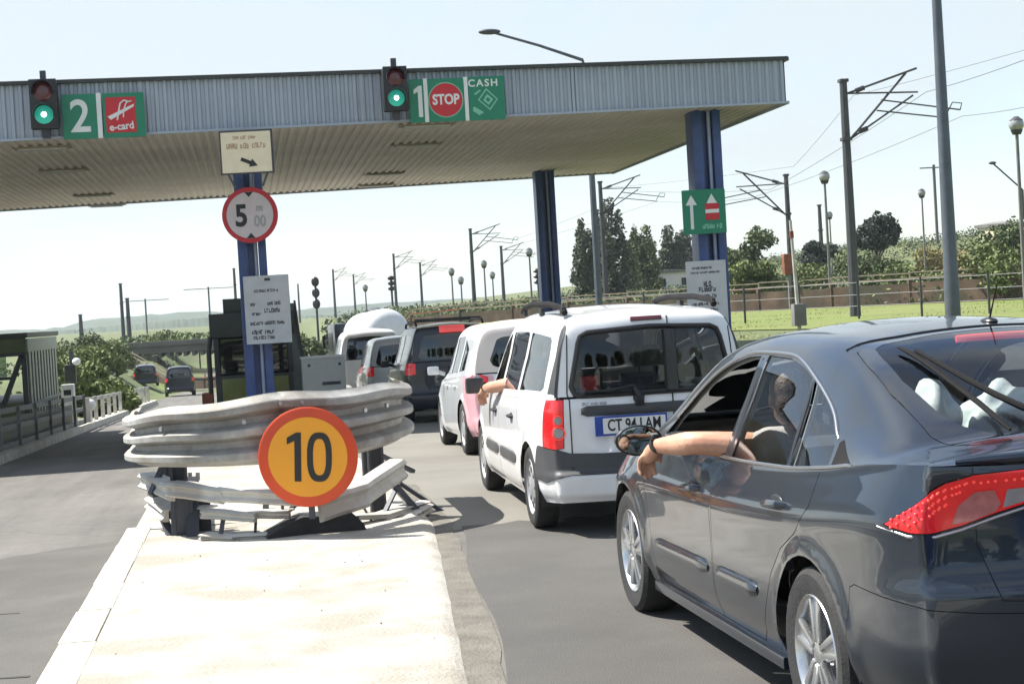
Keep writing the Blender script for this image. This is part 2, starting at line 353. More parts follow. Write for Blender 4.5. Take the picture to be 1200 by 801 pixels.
class Shape:
    """A car body as two analytic sheets: A wraps round below the belt line, B is the bonnet, cabin and tail above it."""
    def __init__(s, S):
        s.S = S
        xr, yr, cr, pr = S['capR']; xf, yf, cf, pf = S['capF']
        q = np.linspace(0, 1, 40)[:-1]
        rear = [(x*xr, cr + (yr - cr)*x**pr) for x in q]
        front = [(x*xf, cf + (yf - cf)*x**pf) for x in q][::-1]
        side = catmull([(xr, yr)] + S['side'] + [(xf, yf)], 16)
        o = np.vstack([rear, side, front]); s.o = o
        dl = np.hypot(*np.diff(o, axis=0).T); s.L = np.concatenate([[0], np.cumsum(dl)]); s.Lmax = s.L[-1]
        t = np.gradient(o, axis=0)
        for _ in range(3): t[1:-1] = (t[:-2] + 2*t[1:-1] + t[2:])/4
        t /= np.linalg.norm(t, axis=1)[:, None]
        n = np.stack([t[:, 1], -t[:, 0]], 1); n[0] = (0, -1); n[-1] = (0, 1); s.n = n
        s.zb = pchip(*zip(*S['zb'])); s.zt = pchip(*zip(*S['zt']))
        s.ps, s.pr, s.pf = [pchip(*zip(*S[k])) for k in ('side_prof', 'rear_prof', 'front_prof')]
        R = np.array(S['rows'], float); u = np.linspace(0, 1, len(R))
        s.rows = [pchip(u, R[:, k]) for k in range(5)]; s.R = R
        s.pp = S.get('bowp', 2.2); s.bulge = S.get('bulge', .018)
        i0 = 39; i1 = len(o) - 39
        ys = o[i0:i1, 1]; s._ys = ys; s._Ls = s.L[i0:i1]
        U, V = np.meshgrid(np.linspace(0, 1, 300), np.linspace(0, 1, 120), indexing='ij'); s.UV = (U, V); s.BG = s.B(U, V)
    def Ly(s, y): return np.interp(y, s._ys, s._Ls)
    def A(s, L, z, o=0):
        L = np.asarray(L, float); z = np.asarray(z, float)
        x = np.interp(L, s.L, s.o[:, 0]); y = np.interp(L, s.L, s.o[:, 1]); nx = np.interp(L, s.L, s.n[:, 0]); ny = np.interp(L, s.L, s.n[:, 1])
        b = s.zb(y); t = s.zt(y); q = np.clip((z - b)/(t - b), 0, 1)
        wr = np.clip(-ny, 0, 1)**1.5; wf = np.clip(ny, 0, 1)**1.5; ws = np.clip(1 - wr - wf, 0, 1)
        off = ws*s.ps(q) + wr*s.pr(q) + wf*s.pf(q)
        for yw, zw, ra in s.S['wheels']:
            r = np.hypot(y - yw, z - zw); off = off + ws*.016*np.exp(-((r - ra)/.05)**2)
        off = off + o
        return np.stack([x + nx*off, y + ny*off, z], -1)
    def B(s, u, v, o=0):
        u = np.asarray(u, float); v = np.asarray(v, float)
        a, bow, xr, zr, zc = [f(u) for f in s.rows]
        La = s.Ly(a); zt = s.zt(a); E = s.A(La, zt); xe = np.maximum(E[..., 0], .05)
        xr = np.minimum(xr, xe - .004)
        Pz = [np.stack(p, -1) for p in ((xe, zt), (xe + (xr-xe)*.52 + s.bulge, zt + (zr-zt)*.5), (xr, zr), (xr*.58, zr + (zc-zr)*.74), (0*xr, zc))]
        P_ = [2*Pz[0] - Pz[1]] + Pz + [np.stack([-xr*.58, zr + (zc-zr)*.74], -1)]
        br = np.array([0, .2, .4, .7, 1.0]); i = np.clip(np.searchsorted(br, v, 'right') - 1, 0, 3)
        t = ((v - br[i])/(br[i+1] - br[i]))[..., None]
        P_ = np.stack(np.broadcast_arrays(*P_), 0)
        def g(k): return np.take_along_axis(P_, np.broadcast_to((i + k)[None, ..., None], (1,) + P_.shape[1:]), 0)[0]
        p0, p1, p2, p3 = g(0), g(1), g(2), g(3)
        c = .5*(2*p1 + (p2-p0)*t + (2*p0 - 5*p1 + 4*p2 - p3)*t*t + (3*p1 - p0 - 3*p2 + p3)*t**3)
        x = np.maximum(c[..., 0], 0); x = np.where(v >= 1, 0, x); z = c[..., 1]
        y = (E[..., 1]) + bow*(1 - np.clip(x/xe, 0, 1)**s.pp)
        r = np.stack([x, y, z], -1)
        return r
    def normal(s, f, p, q, e1, e2):
        a = f(p + e1, q) - f(p - e1, q); b = f(p, q + e2) - f(p, q - e2)
        n = np.cross(a, b); l = np.linalg.norm(n, axis=-1, keepdims=True); return n/np.maximum(l, 1e-9)
    def mapA(s, L, z, off=0):
        L = np.asarray(L); z = np.asarray(z); n = s.normal(s.A, np.clip(L, .004, s.Lmax-.004), z, .004, .004)
        p = s.A(L, z); nn = n.copy(); y = np.interp(L, s.L, s.n[:, 1]); x = np.interp(L, s.L, s.n[:, 0])
        flip = (nn[..., 0]*x + nn[..., 1]*y) < 0; nn[flip] *= -1
        c = (L < 1e-5) | (L > s.Lmax - 1e-5); nn[c, 0] = 0
        return p + nn*off, nn
    def mapB(s, u, v, off=0):
        u = np.asarray(u); v = np.asarray(v)
        n = s.normal(s.B, np.clip(u, .002, .998), np.clip(v, .003, .997), .002, .003)
        flip = (n[..., 2] + .6*n[..., 0]) < 0; n[flip] *= -1
        p = s.B(u, v); c = v > 1 - 1e-6; n[c, 0] = 0; n /= np.maximum(np.linalg.norm(n, axis=-1, keepdims=True), 1e-9)
        return p + n*off, n
    def invA(s, pts):
        out = []
        for x, y, z in pts:
            d = np.hypot(s.o[:, 0] - x, s.o[:, 1] - y); i = int(np.argmin(d))
            best = s.L[i]
            for j in (i-1, i):
                if 0 <= j < len(s.o)-1:
                    a, b = s.o[j], s.o[j+1]; t = np.clip(np.dot((x, y) - a, b - a)/np.dot(b-a, b-a), 0, 1)
                    if np.hypot(*(a + (b-a)*t - (x, y))) <= d[i] + 1e-9: best = s.L[j] + t*(s.L[j+1] - s.L[j])
            if abs(x) < 1e-6: best = -.05 if y < 1 else s.Lmax + .05
            out.append((float(best), float(z)))
        return out
    def invB(s, pts, plane, ur=(0, 1), vr=(0, 1)):
        k = {'yz': (1, 2), 'xz': (0, 2), 'xy': (0, 1)}[plane]; U, V = s.UV
        mask = (U >= ur[0]) & (U <= ur[1]) & (V >= vr[0]) & (V <= vr[1]); G = s.BG[mask]; Um = U[mask]; Vm = V[mask]; out = []
        for a, b in pts:
            i = int(np.argmin((G[:, k[0]] - a)**2 + (G[:, k[1]] - b)**2)); u, v = Um[i], Vm[i]
            for _ in range(4):
                p = s.B(u, v); e = np.array([p[k[0]] - a, p[k[1]] - b]); du = (s.B(u+.001, v) - p)[list(k)]/.001; dv = (s.B(u, v+.001) - p)[list(k)]/.001
                J = np.stack([du, dv], 1)
                if abs(np.linalg.det(J)) < 1e-6: break
                st = np.linalg.solve(J, -e); st = np.clip(st, -.02, .02)
                u = float(np.clip(u + st[0], ur[0], ur[1])); v = float(np.clip(v + st[1], vr[0], vr[1]))
            if plane != 'yz' and abs(a) < 1e-6: v = 1.04
            out.append((float(u), float(v)))
        return out
def inset(poly, g, sx=1, sy=1):
    p = [Vector((a*sx, b*sy)) for a, b in poly]; n = len(p); out = []
    area = sum(p[i].x*p[(i+1) % n].y - p[(i+1) % n].x*p[i].y for i in range(n)); s = 1 if area > 0 else -1
    for i in range(n):
        d1 = (p[i] - p[i-1]); d2 = (p[(i+1) % n] - p[i])
        if d1.length < 1e-7: d1 = d2
        if d2.length < 1e-7: d2 = d1
        d1 = d1.normalized(); d2 = d2.normalized()
        n1 = Vector((-d1.y, d1.x))*s; n2 = Vector((-d2.y, d2.x))*s; b = n1 + n2
        if b.length < 1e-4: b = n1
        b.normalize(); k = g/max(.35, b.dot(n1)); q = p[i] + b*k; out.append((q.x/sx, q.y/sy))
    return out
def inside(poly, x, y):
    r = False; n = len(poly); j = n-1
    for i in range(n):
        xi, yi = poly[i]; xj, yj = poly[j]
        if (yi > y) != (yj > y) and x < (xj - xi)*(y - yi)/(yj - yi) + xi: r = not r
        j = i
    return r
def cut2d(bm, poly):
    n = len(poly)
    for i in range(n):
        a, b = poly[i], poly[(i+1) % n]
        x0, x1 = min(a[0], b[0]) - 1e-4, max(a[0], b[0]) + 1e-4; y0, y1 = min(a[1], b[1]) - 1e-4, max(a[1], b[1]) + 1e-4
        fs = []
        for f in bm.faces:
            xs = [v.co.x for v in f.verts]; ys = [v.co.y for v in f.verts]
            if max(xs) >= x0 and min(xs) <= x1 and max(ys) >= y0 and min(ys) <= y1: fs.append(f)
        if not fs: continue
        g = set(fs)
        for f in fs: g.update(f.edges); g.update(f.verts)
        bmesh.ops.bisect_plane(bm, geom=list(g), dist=1e-6, plane_co=(a[0], a[1], 0), plane_no=(b[1]-a[1], a[0]-b[0], 0))
def finish(bm2, mapf, off, m, name, parent, sides, recess=None):
    """Maps a cut piece of the 2D sheet onto the body; sides: 'L','R' or 'LR' (joined)."""
    bmesh.ops.triangulate(bm2, faces=bm2.faces)
    bm2.verts.index_update()
    q = np.array([(v.co.x, v.co.y) for v in bm2.verts]); F = [[v.index for v in f.verts] for f in bm2.faces]
    if not len(F): return None
    p, n = mapf(q[:, 0], q[:, 1], off)
    vs, fs, ns = [], [], []
    for sd in sides:
        k = -1 if sd == 'L' else 1; base = len(vs)
        vs += [(k*a[0], a[1], a[2]) for a in p]; ns += [(k*a[0], a[1], a[2]) for a in n]
        for f in F:
            g = [base + i for i in f]
            a, b, c = [Vector(vs[i]) for i in g]; nn = (b-a).cross(c-a)
            if nn.dot(Vector(ns[g[0]])) < 0: g = g[::-1]
            fs.append(g)
    me = bpy.data.meshes.new(name); me.from_pydata(vs, [], fs); me.materials.append(m); me.shade_smooth()
    me.normals_split_custom_set_from_vertices(ns)
    return link(name, me, parent)
def sub(bm, fid):
    b = bm.copy(); bmesh.ops.delete(b, geom=[f for f in b.faces if f.material_index != fid], context='FACES'); return b
def strip(sh, mp, poly, w, off, m, name, parent, sides, closed=False, h=.006):
    """A moulding that follows a path on the body."""
    objs = []
    q = np.array(poly); p, n = mp(q[:, 0], q[:, 1], 0)
    for sd in sides:
        k = -1 if sd == 'L' else 1; b = MB(); rows = []
        pts = [Vector((k*a[0], a[1], a[2])) for a in p]; nn = [Vector((k*a[0], a[1], a[2])) for a in n]; c = len(pts); off0, w0 = off, w
        for i in range(c):
            tp = 1 if closed else min(1, .25 + min(i, c-1-i)*.75); off = off0*tp - (1 - tp)*h*.3; w = w0*(.5 + .5*tp)
            t = (pts[(i+1) % c if closed else min(i+1, c-1)] - pts[i-1 if (closed or i) else 0]); 
            if t.length < 1e-6: t = Vector((0, 1, 0))
            t.normalize(); s_ = t.cross(nn[i]).normalized()
            rows.append([pts[i] - s_*w/2 + nn[i]*(off - h), pts[i] - s_*w/2*.9 + nn[i]*off, pts[i] + nn[i]*(off + h*.5), pts[i] + s_*w/2*.9 + nn[i]*off, pts[i] + s_*w/2 + nn[i]*(off - h)])
        if closed: rows.append(rows[0])
        b.grid(rows)
        if not closed:
            for rw in (rows[0], rows[-1]): b.bm.faces.new([b.bm.verts.new(p) for p in rw])
            bmesh.ops.remove_doubles(b.bm, verts=b.bm.verts, dist=1e-5); objs.append(b.build(name, m, parent, ang=60)); off, w = off0, w0
    return objs
def make_body(S, root, panels, nuB=110, nvB=36, nA=150, nzA=22):
    sh = Shape(S); mats = S['mats']; paint = mats['paint']
    # sheet A
    for patch in 'AB':
        bm = bmesh.new()
        if patch == 'A':
            Ls = np.linspace(0, sh.Lmax, nA); rows = []
            ys = np.interp(Ls, sh.L, sh.o[:, 1]); b = sh.zb(ys); t = sh.zt(ys)
            for j in range(nzA):
                rows.append([bm.verts.new((Ls[i], b[i] + (t[i]-b[i])*j/(nzA-1), 0)) for i in range(nA)])
            mp = sh.mapA
        else:
            us = np.linspace(0, 1, nuB); v_ = np.concatenate([np.linspace(0, .4, nvB//2), np.linspace(.4, 1, nvB//2+1)[1:]])
            rows = [[bm.verts.new((u, v, 0)) for u in us] for v in v_]; mp = sh.mapB
        for a, b_ in zip(rows, rows[1:]):
            for i in range(len(a)-1): bm.faces.new((a[i], a[i+1], b_[i+1], b_[i]))
        pid = 1; jobs = []
        for pn in panels:
            if pn['patch'] != patch: continue
            poly = pn['poly2'](sh) if 'poly2' in pn else (sh.invA(pn['poly']) if patch == 'A' else sh.invB(pn['poly'], pn['plane'], pn.get('ur', (0, 1)), pn.get('vr', (0, 1))))
            pn['p2'] = poly; sx, sy = (1, 1) if patch == 'A' else (4.6, 1.4)
            cut2d(bm, poly); fin = []
            for f in bm.faces:
                c = f.calc_center_median()
                if f.material_index == 0 and inside(poly, c.x, c.y): f.material_index = 250; fin.append(f)
            g = pn.get('gap', 0)
            if g:
                ip = inset(poly, g, sx, sy); cut2d(bm, ip)
                for f in bm.faces:
                    if f.material_index == 250:
                        c = f.calc_center_median(); f.material_index = pid if inside(ip, c.x, c.y) else 251
            else:
                for f in bm.faces:
                    if f.material_index == 250: f.material_index = pid
            jobs.append((pid, pn)); pid += 1
        for i, pn in jobs:
            if pn.get('hole'): continue
            sd = pn.get('sides', ['L', 'R'])
            for s_ in sd:
                mm = pn['mat']; 
                o = finish(sub(bm, i), mp, pn.get('off', 0), mm, pn['name'], root, s_)
                if o is not None: pn.setdefault('objs', {})[s_] = o
                if pn.get('label') and o is not None: o['label'] = pn['label']
        body = sub(bm, 0); seal = sub(bm, 251)
        nm = 'body' if patch == 'A' else 'upper_body'
        finish(body.copy(), mp, 0, paint, nm, root, 'LR')
        if len(seal.faces): [finish(seal.copy(), mp, -.007, M['trimblack'], 'door_seal' if patch == 'A' else 'window_seal', root, q_) for q_ in 'LR']
        if patch == 'B': finish(body, mp, -.028, M['headliner'], 'headliner', root, 'LR')
    return sh
def wheel(parent, x, y, r, kind, side, w=.2, rim=.66, spokes=5):
    """One wheel: tyre with rim, spokes and hub as its sub-parts; outer face towards side (-1 left, 1 right)."""
    k = side; rr = r*rim
    t = MB(); w2 = w/2
    t.lathe([(k*a, b) for a, b in ((-w2, rr*.98), (-w2*1.02, r*.86), (-w2*.86, r*.97), (-w2*.45, r), (w2*.45, r), (w2*.84, r*.975), (w2*1.02, r*.90), (w2*1.0, r*.78), (w2*.90, rr*1.0))], 40)
    for q in (-.3, 0, .3): t.lathe([(k*w2*(q-.04), r*1.003), (k*w2*(q+.04), r*1.003)], 40)
    ty = t.build('tyre', M['rubber'], None, 40); ty.parent = parent; ty.location = (x, y, r); ty.name = 'wheel'
    b = MB(); b.lathe([(k*a, q) for a, q in ((-w2, rr*.9), (w2*.6, rr*.90), (w2*.86, rr*.95), (w2*.95, rr*1.0), (w2*.9, rr*1.02), (w2*.82, rr*1.02))], 40)
    b.build('rim', M['alloy'] if kind == 'alloy' else M['hubcap'], ty)
    d = MB(); d.lathe([(k*w2*.15, rr*.9), (k*w2*.15, .001)], 28); d.build('brake_disc', M['dark_steel'], ty)
    b = MB()
    if kind == 'alloy':
        for i in range(spokes):
            a = 2*PI*i/spokes + .3; ca, sa = math.cos(a), math.sin(a)
            pf = [(.16, -.075), (.45, -.10), (.80, -.155), (.95, -.24), (.965, 0), (.95, .24), (.80, .155), (.45, .10), (.16, .075)]
            pts = [(rr*(p*ca - q*sa), rr*(p*sa + q*ca)) for p, q in pf]
            b.prism(pts, k*w2*.55, k*w2*.80, 'yz')
            for sg in (-1, 1): b.bar((k*w2*.80, rr*(.2*ca - sg*.06*sa), rr*(.2*sa + sg*.06*ca)), (k*w2*.80, rr*(.92*ca - sg*.17*sa), rr*(.92*sa + sg*.17*ca)), .022, .022, up=(1, 0, 0), bev=.006)
        b.lathe([(k*w2*.4, rr*.24), (k*w2*.84, rr*.2), (k*w2*.88, rr*.12), (k*w2*.88, .001)], 20)
        b.build('spoke', M['alloy'], ty)
    else:
        b.lathe([(k*w2*.55, rr*.92), (k*w2*.82, rr*.80), (k*w2*.80, rr*.45), (k*w2*.95, rr*.3), (k*w2*.98, .001)], 32)
        b.build('hubcap', M['hubcap'], ty)
        s_ = MB()
        for i in range(8):
            a = 2*PI*i/8; s_.box((k*w2*.84, rr*.64*math.cos(a), rr*.64*math.sin(a)), (.006, rr*.22, rr*.12), (a, 0, 0), .004)
        s_.build('hubcap_slot', M['black'], ty)
    return ty
def underside(root, S, zf=.26, xw=.72, y0=-.8, y1=3.5):
    b = MB(); b.box((0, (y0+y1)/2, zf), (2*xw, y1-y0, .08))
    for yw, zw, ra in S['wheels']:
        pass
    b.build('underbody', M['black'], root)
    for yw, zw, ra in S['wheels']:
        for k in (-1, 1):
            b = MB(); xo = S.get('arch_x', .84); rows = []
            for xx in (k*(xo - .30), k*xo):
                rows.append([(xx, yw + (ra+.012)*math.cos(a), zw + (ra+.012)*math.sin(a)) for a in np.linspace(-.35, PI+.35, 26)])
            b.grid(rows)
            b.prism([(yw + (ra+.012)*math.cos(a), zw + (ra+.012)*math.sin(a)) for a in np.linspace(-.35, PI+.35, 26)], k*(xo-.30), k*(xo-.29), 'yz')
            b.build('wheel_arch_liner', M['black'], root)
def archpoly(yw, zw, r): return [(.905, yw + r*math.cos(a), zw + r*math.sin(a)) for a in np.linspace(0, 2*PI, 37)[:-1]]
def seat(root, x, y, z=.32, h=.62, w=.5, hr=True, tilt=.25, mname='interior'):
    b = MB(); b.box((x, y + .25, z + .08), (w, .5, .16), (.06, 0, 0), .05)
    b.box((x, y - .04 - h*tilt*.5 + .02, z + .12 + h/2), (w, .15, h), (tilt, 0, 0), .06)
    if hr:
        b.box((x, y - h*tilt - .02, z + h + .25), (w*.52, .10, .18), (tilt*.6, 0, 0), .045)
        for k in (-1, 1): b.cyl((x + k*.06, y - h*tilt + .01, z + h + .04), (x + k*.06, y - h*tilt - .01, z + h + .2), .007, n=6)
    return b.build('seat', M[mname], root)
def plate(root, txt, y, x, z, w=.52, h=.11, rot=0):
    b = MB(); b.box((x, y, z), (w + .03, .012, h + .03), bev=.004); f = b.build('number_plate', M['plate_blue'], root)
    b = MB(); b.prism(rrect(x - w/2 + .045, z - h/2, x + w/2, z + h/2, .006), y - .0065, y - .0105); b.build('plate_face', M['plate_white'], f)
    text('plate_lettering', txt, .115, x + .022, z, y - .011, M['sign_black'], f, wide=.74, bold=.0022, depth=.003)
    return f

# ------------------------------------------------------------ a person, one continuous skin through a voxel remesh
def capsule_mesh(chains, ells=(), voxel=.008, smooth=4):
    b = MB()
    for path, rad in chains:
        path = [Vector(p) for p in path]
        if len(path) > 2:
            n = 4; pp = catmull([tuple(p) for p in path], n); rr = catmull([(r, 0) for r in rad], n)[:, 0]
        else: pp = path; rr = rad
        b.tube([tuple(p) for p in pp], list(rr), 12)
        for p, r in ((pp[0], rr[0]), (pp[-1], rr[-1])): b.ell(Vector(p), (r, r, r), 12)
    for e in ells: b.ell(e[0], e[1], 20, e[2] if len(e) > 2 else None)
    me = b.mesh('tmp', None, 0); o = bpy.data.objects.new('tmp', me); COL.objects.link(o)
    m = o.modifiers.new('r', 'REMESH'); m.mode = 'VOXEL'; m.voxel_size = voxel; m.use_smooth_shade = True
    k = o.modifiers.new('s', 'SMOOTH'); k.factor = .5; k.iterations = smooth
    dg = bpy.context.evaluated_depsgraph_get(); dg.update()
    r = bpy.data.meshes.new_from_object(o.evaluated_get(dg)); bpy.data.objects.remove(o); bpy.data.meshes.remove(me)
    r.shade_smooth(); return r
def person(name, T, head, sh_l, arm, hand_dir, parentless_label, cat='person', lean=0, shirt='shirt', hair='hair', sleeve=.25, group=None):
    """Seated driver with the left arm out of the window. T places car coordinates in the world; everything in car coordinates."""
    root = bpy.data.objects.new(name, None); COL.objects.link(root); root.matrix_world = T @ Matrix.Translation((head[0], head[1], .62))
    tag(root, parentless_label, cat, group)
    o = Vector((head[0], head[1], .62)); h = Vector(head) - o
    R = lambda p: Vector(p) - o
    sl_ = R(sh_l); sr = Vector((sl_.x + .38, sl_.y - .02, sl_.z - .01)); hip = Vector((.12, -.02, .02)); ch = (sl_ + sr)/2 + Vector((0, 0, -.10)); nk = (sl_ + sr)/2 + Vector((0, .0, .05))
    A_ = [R(p) for p in arm]                                     # elbow, wrist
    el, wr = A_; fd = (Vector(hand_dir)).normalized()
    side_ = fd.cross(Vector((0, 0, 1))).normalized(); upn = side_.cross(fd)
    k1 = wr + fd*.055; k2 = wr + fd*.105
    chains = [([hip, hip.lerp(ch, .5), ch], [.15, .145, .15]), ([nk - Vector((0, 0, .06)), nk + (h - nk)*.6], [.062, .056]), ([sl_, sr], [.075, .075]),
              ([sl_, sl_.lerp(el, .5), el, el.lerp(wr, .35), wr], [.064, .060, .052, .052, .034]),
              ([sr, sr + Vector((.05, .12, -.22)), sr + Vector((-.05, .36, -.24))], [.06, .05, .04]),
              ([hip + Vector((-.1, 0, 0)), hip + Vector((-.12, .42, .08)), hip + Vector((-.12, .55, -.3))], [.085, .07, .05]),
              ([hip + Vector((.1, 0, 0)), hip + Vector((.12, .42, .08)), hip + Vector((.12, .55, -.3))], [.085, .07, .05]),
              ([wr, k1, k2 - fd*.012], [.033, .039, .034])]
    for i, (sx, ln) in enumerate(((-.037, .080), (-.012, .094), (.013, .090), (.036, .072))):   # fingers: bent over, unequal
        a = k2 + side_*sx - fd*.012; b_ = a + fd*ln*.42 - upn*.004; c = b_ + fd*ln*.30 - upn*(ln*.30); d = c + fd*ln*.04 - upn*(ln*.36 + .004*i)
        chains.append(([a, b_, c, d], [.0125, .0115, .0108, .0095]))
    th = k1 + side_*.026
    chains.append(([wr + fd*.012 + side_*.018, th + fd*.006 + side_*.012 - upn*.012, th + fd*.034 + side_*.014 - upn*.034], [.017, .0135, .011]))
    ells = [(h + Vector((0, .005, .012)), (.075, .092, .105)), (h + Vector((0, .028, -.06)), (.055, .062, .06)),
            (h + Vector((0, .103, -.018)), (.013, .020, .020)), (h + Vector((0, .088, .012)), (.05, .02, .012)),
            (h + Vector((-.076, .0, -.01)), (.012, .022, .032)), (h + Vector((.076, .0, -.01)), (.012, .022, .032)), (h + Vector((0, .090, -.062)), (.024, .012, .010)), (h + Vector((0, .075, -.095)), (.026, .022, .02))]
    me = capsule_mesh(chains, ells, .0075, 3); me.materials.append(M['skin']); me.name = 'body'; link('body', me, root)
    sk = sleeve
    cl = [([hip, hip.lerp(ch, .5), ch], [.166, .162, .168]), ([sl_, sr], [.092, .092]), ([nk - Vector((0, 0, .09)), nk - Vector((0, 0, .02))], [.10, .075]), ([sl_, sl_.lerp(el, sk)], [.078, .074]), ([sr, sr + Vector((.03, .07, -.13))], [.075, .07])]
    me = capsule_mesh(cl, (), .012, 3); me.materials.append(M[shirt]); me.name = 'shirt'; link('shirt', me, root)
    he = [(h + Vector((0, -.016, .035)), (.084, .092, .095)), (h + Vector((0, -.045, -.02)), (.078, .065, .085)), (h + Vector((.02, .03, .098)), (.062, .06, .028))]
    me = capsule_mesh([], he, .009, 2); me.materials.append(M[hair]); me.name = 'hair'; link('hair', me, root)
    b = MB(); wq = fd.to_track_quat('Y', 'Z').to_matrix().to_4x4(); b.lathe([(-.012, .036), (-.012, .041), (.012, .041), (.012, .036)], 20, 'y', closed=True); b.box((0, 0, .043), (.03, .028, .01), None, .004); b.xform(Matrix.Translation(wr - fd*.012) @ wq); b.build('watch', M['trimblack'], root)
    for k in (-1, 1):
        b = MB(); b.ell(h + Vector((k*.031, .086, .0)), (.012, .008, .008), 10); b.build('eye', M['sign_white'], root)
    return root
# ------------------------------------------------------------ vehicle shapes (metres, y forward from the rear axle)
HATCH = dict(
    capR=(.80, -.80, -.975, 2.3), capF=(.76, 3.46, 3.72, 2.2),
    side=[(.868, -.60), (.893, -.30), (.905, .15), (.908, .8), (.908, 1.6), (.905, 2.2), (.898, 2.75), (.868, 3.15)],
    zb=[(-1, .30), (-.7, .24), (-.3, .20), (.4, .185), (2.3, .185), (3.0, .20), (3.72, .24)],
    zt=[(-1, 1.045), (-.75, 1.05), (-.45, 1.035), (0, .985), (.5, .945), (1.1, .915), (2.0, .895), (2.6, .87), (3.1, .80), (3.5, .70), (3.72, .62)],
    side_prof=[(0, -.065), (.10, -.04), (.22, -.008), (.35, .0), (.60, .0), (.755, .004), (.80, -.003), (.90, -.037), (1, -.074)],
    rear_prof=[(0, -.05), (.12, -.015), (.30, .015), (.48, .012), (.53, -.028), (.62, -.055), (.78, -.065), (.90, -.05), (.97, -.02), (1, -.03)],
    front_prof=[(0, -.06), (.2, 0), (.5, .01), (.8, -.05), (1, -.12)],
    rows=[(-.80, -.165, .70, 1.052, 1.075), (-.72, -.155, .69, 1.062, 1.098), (-.58, -.15, .665, 1.072, 1.108), (-.46, -.15, .645, 1.085, 1.118), (-.32, -.15, .63, 1.145, 1.185), (-.10, -.14, .615, 1.235, 1.280),
          (.12, -.12, .605, 1.315, 1.378), (.30, -.10, .60, 1.358, 1.426), (.40, -.09, .60, 1.376, 1.442), (.70, -.06, .60, 1.402, 1.472), (1.1, -.01, .60, 1.405, 1.482), (1.5, .05, .605, 1.380, 1.458), (1.75, .10, .615, 1.335, 1.405),
          (2.05, .17, .645, 1.215, 1.285), (2.35, .22, .69, 1.055, 1.115), (2.56, .26, .735, .945, .985), (2.68, .27, .74, .905, .955), (2.9, .28, .73, .865, .925), (3.2, .28, .70, .80, .86), (3.40, .26, .66, .735, .775), (3.46, .26, .66, .71, .72)],
    wheels=[(0, .32, .355), (2.756, .32, .355)], bowp=2.4, arch_x=.87)
LAG = dict(HATCH, mats=dict(paint=M['laguna']))
T_LAG = Matrix.Translation((2.83, 5.72, 0)) @ Matrix.Rotation(.012, 4, 'Z')
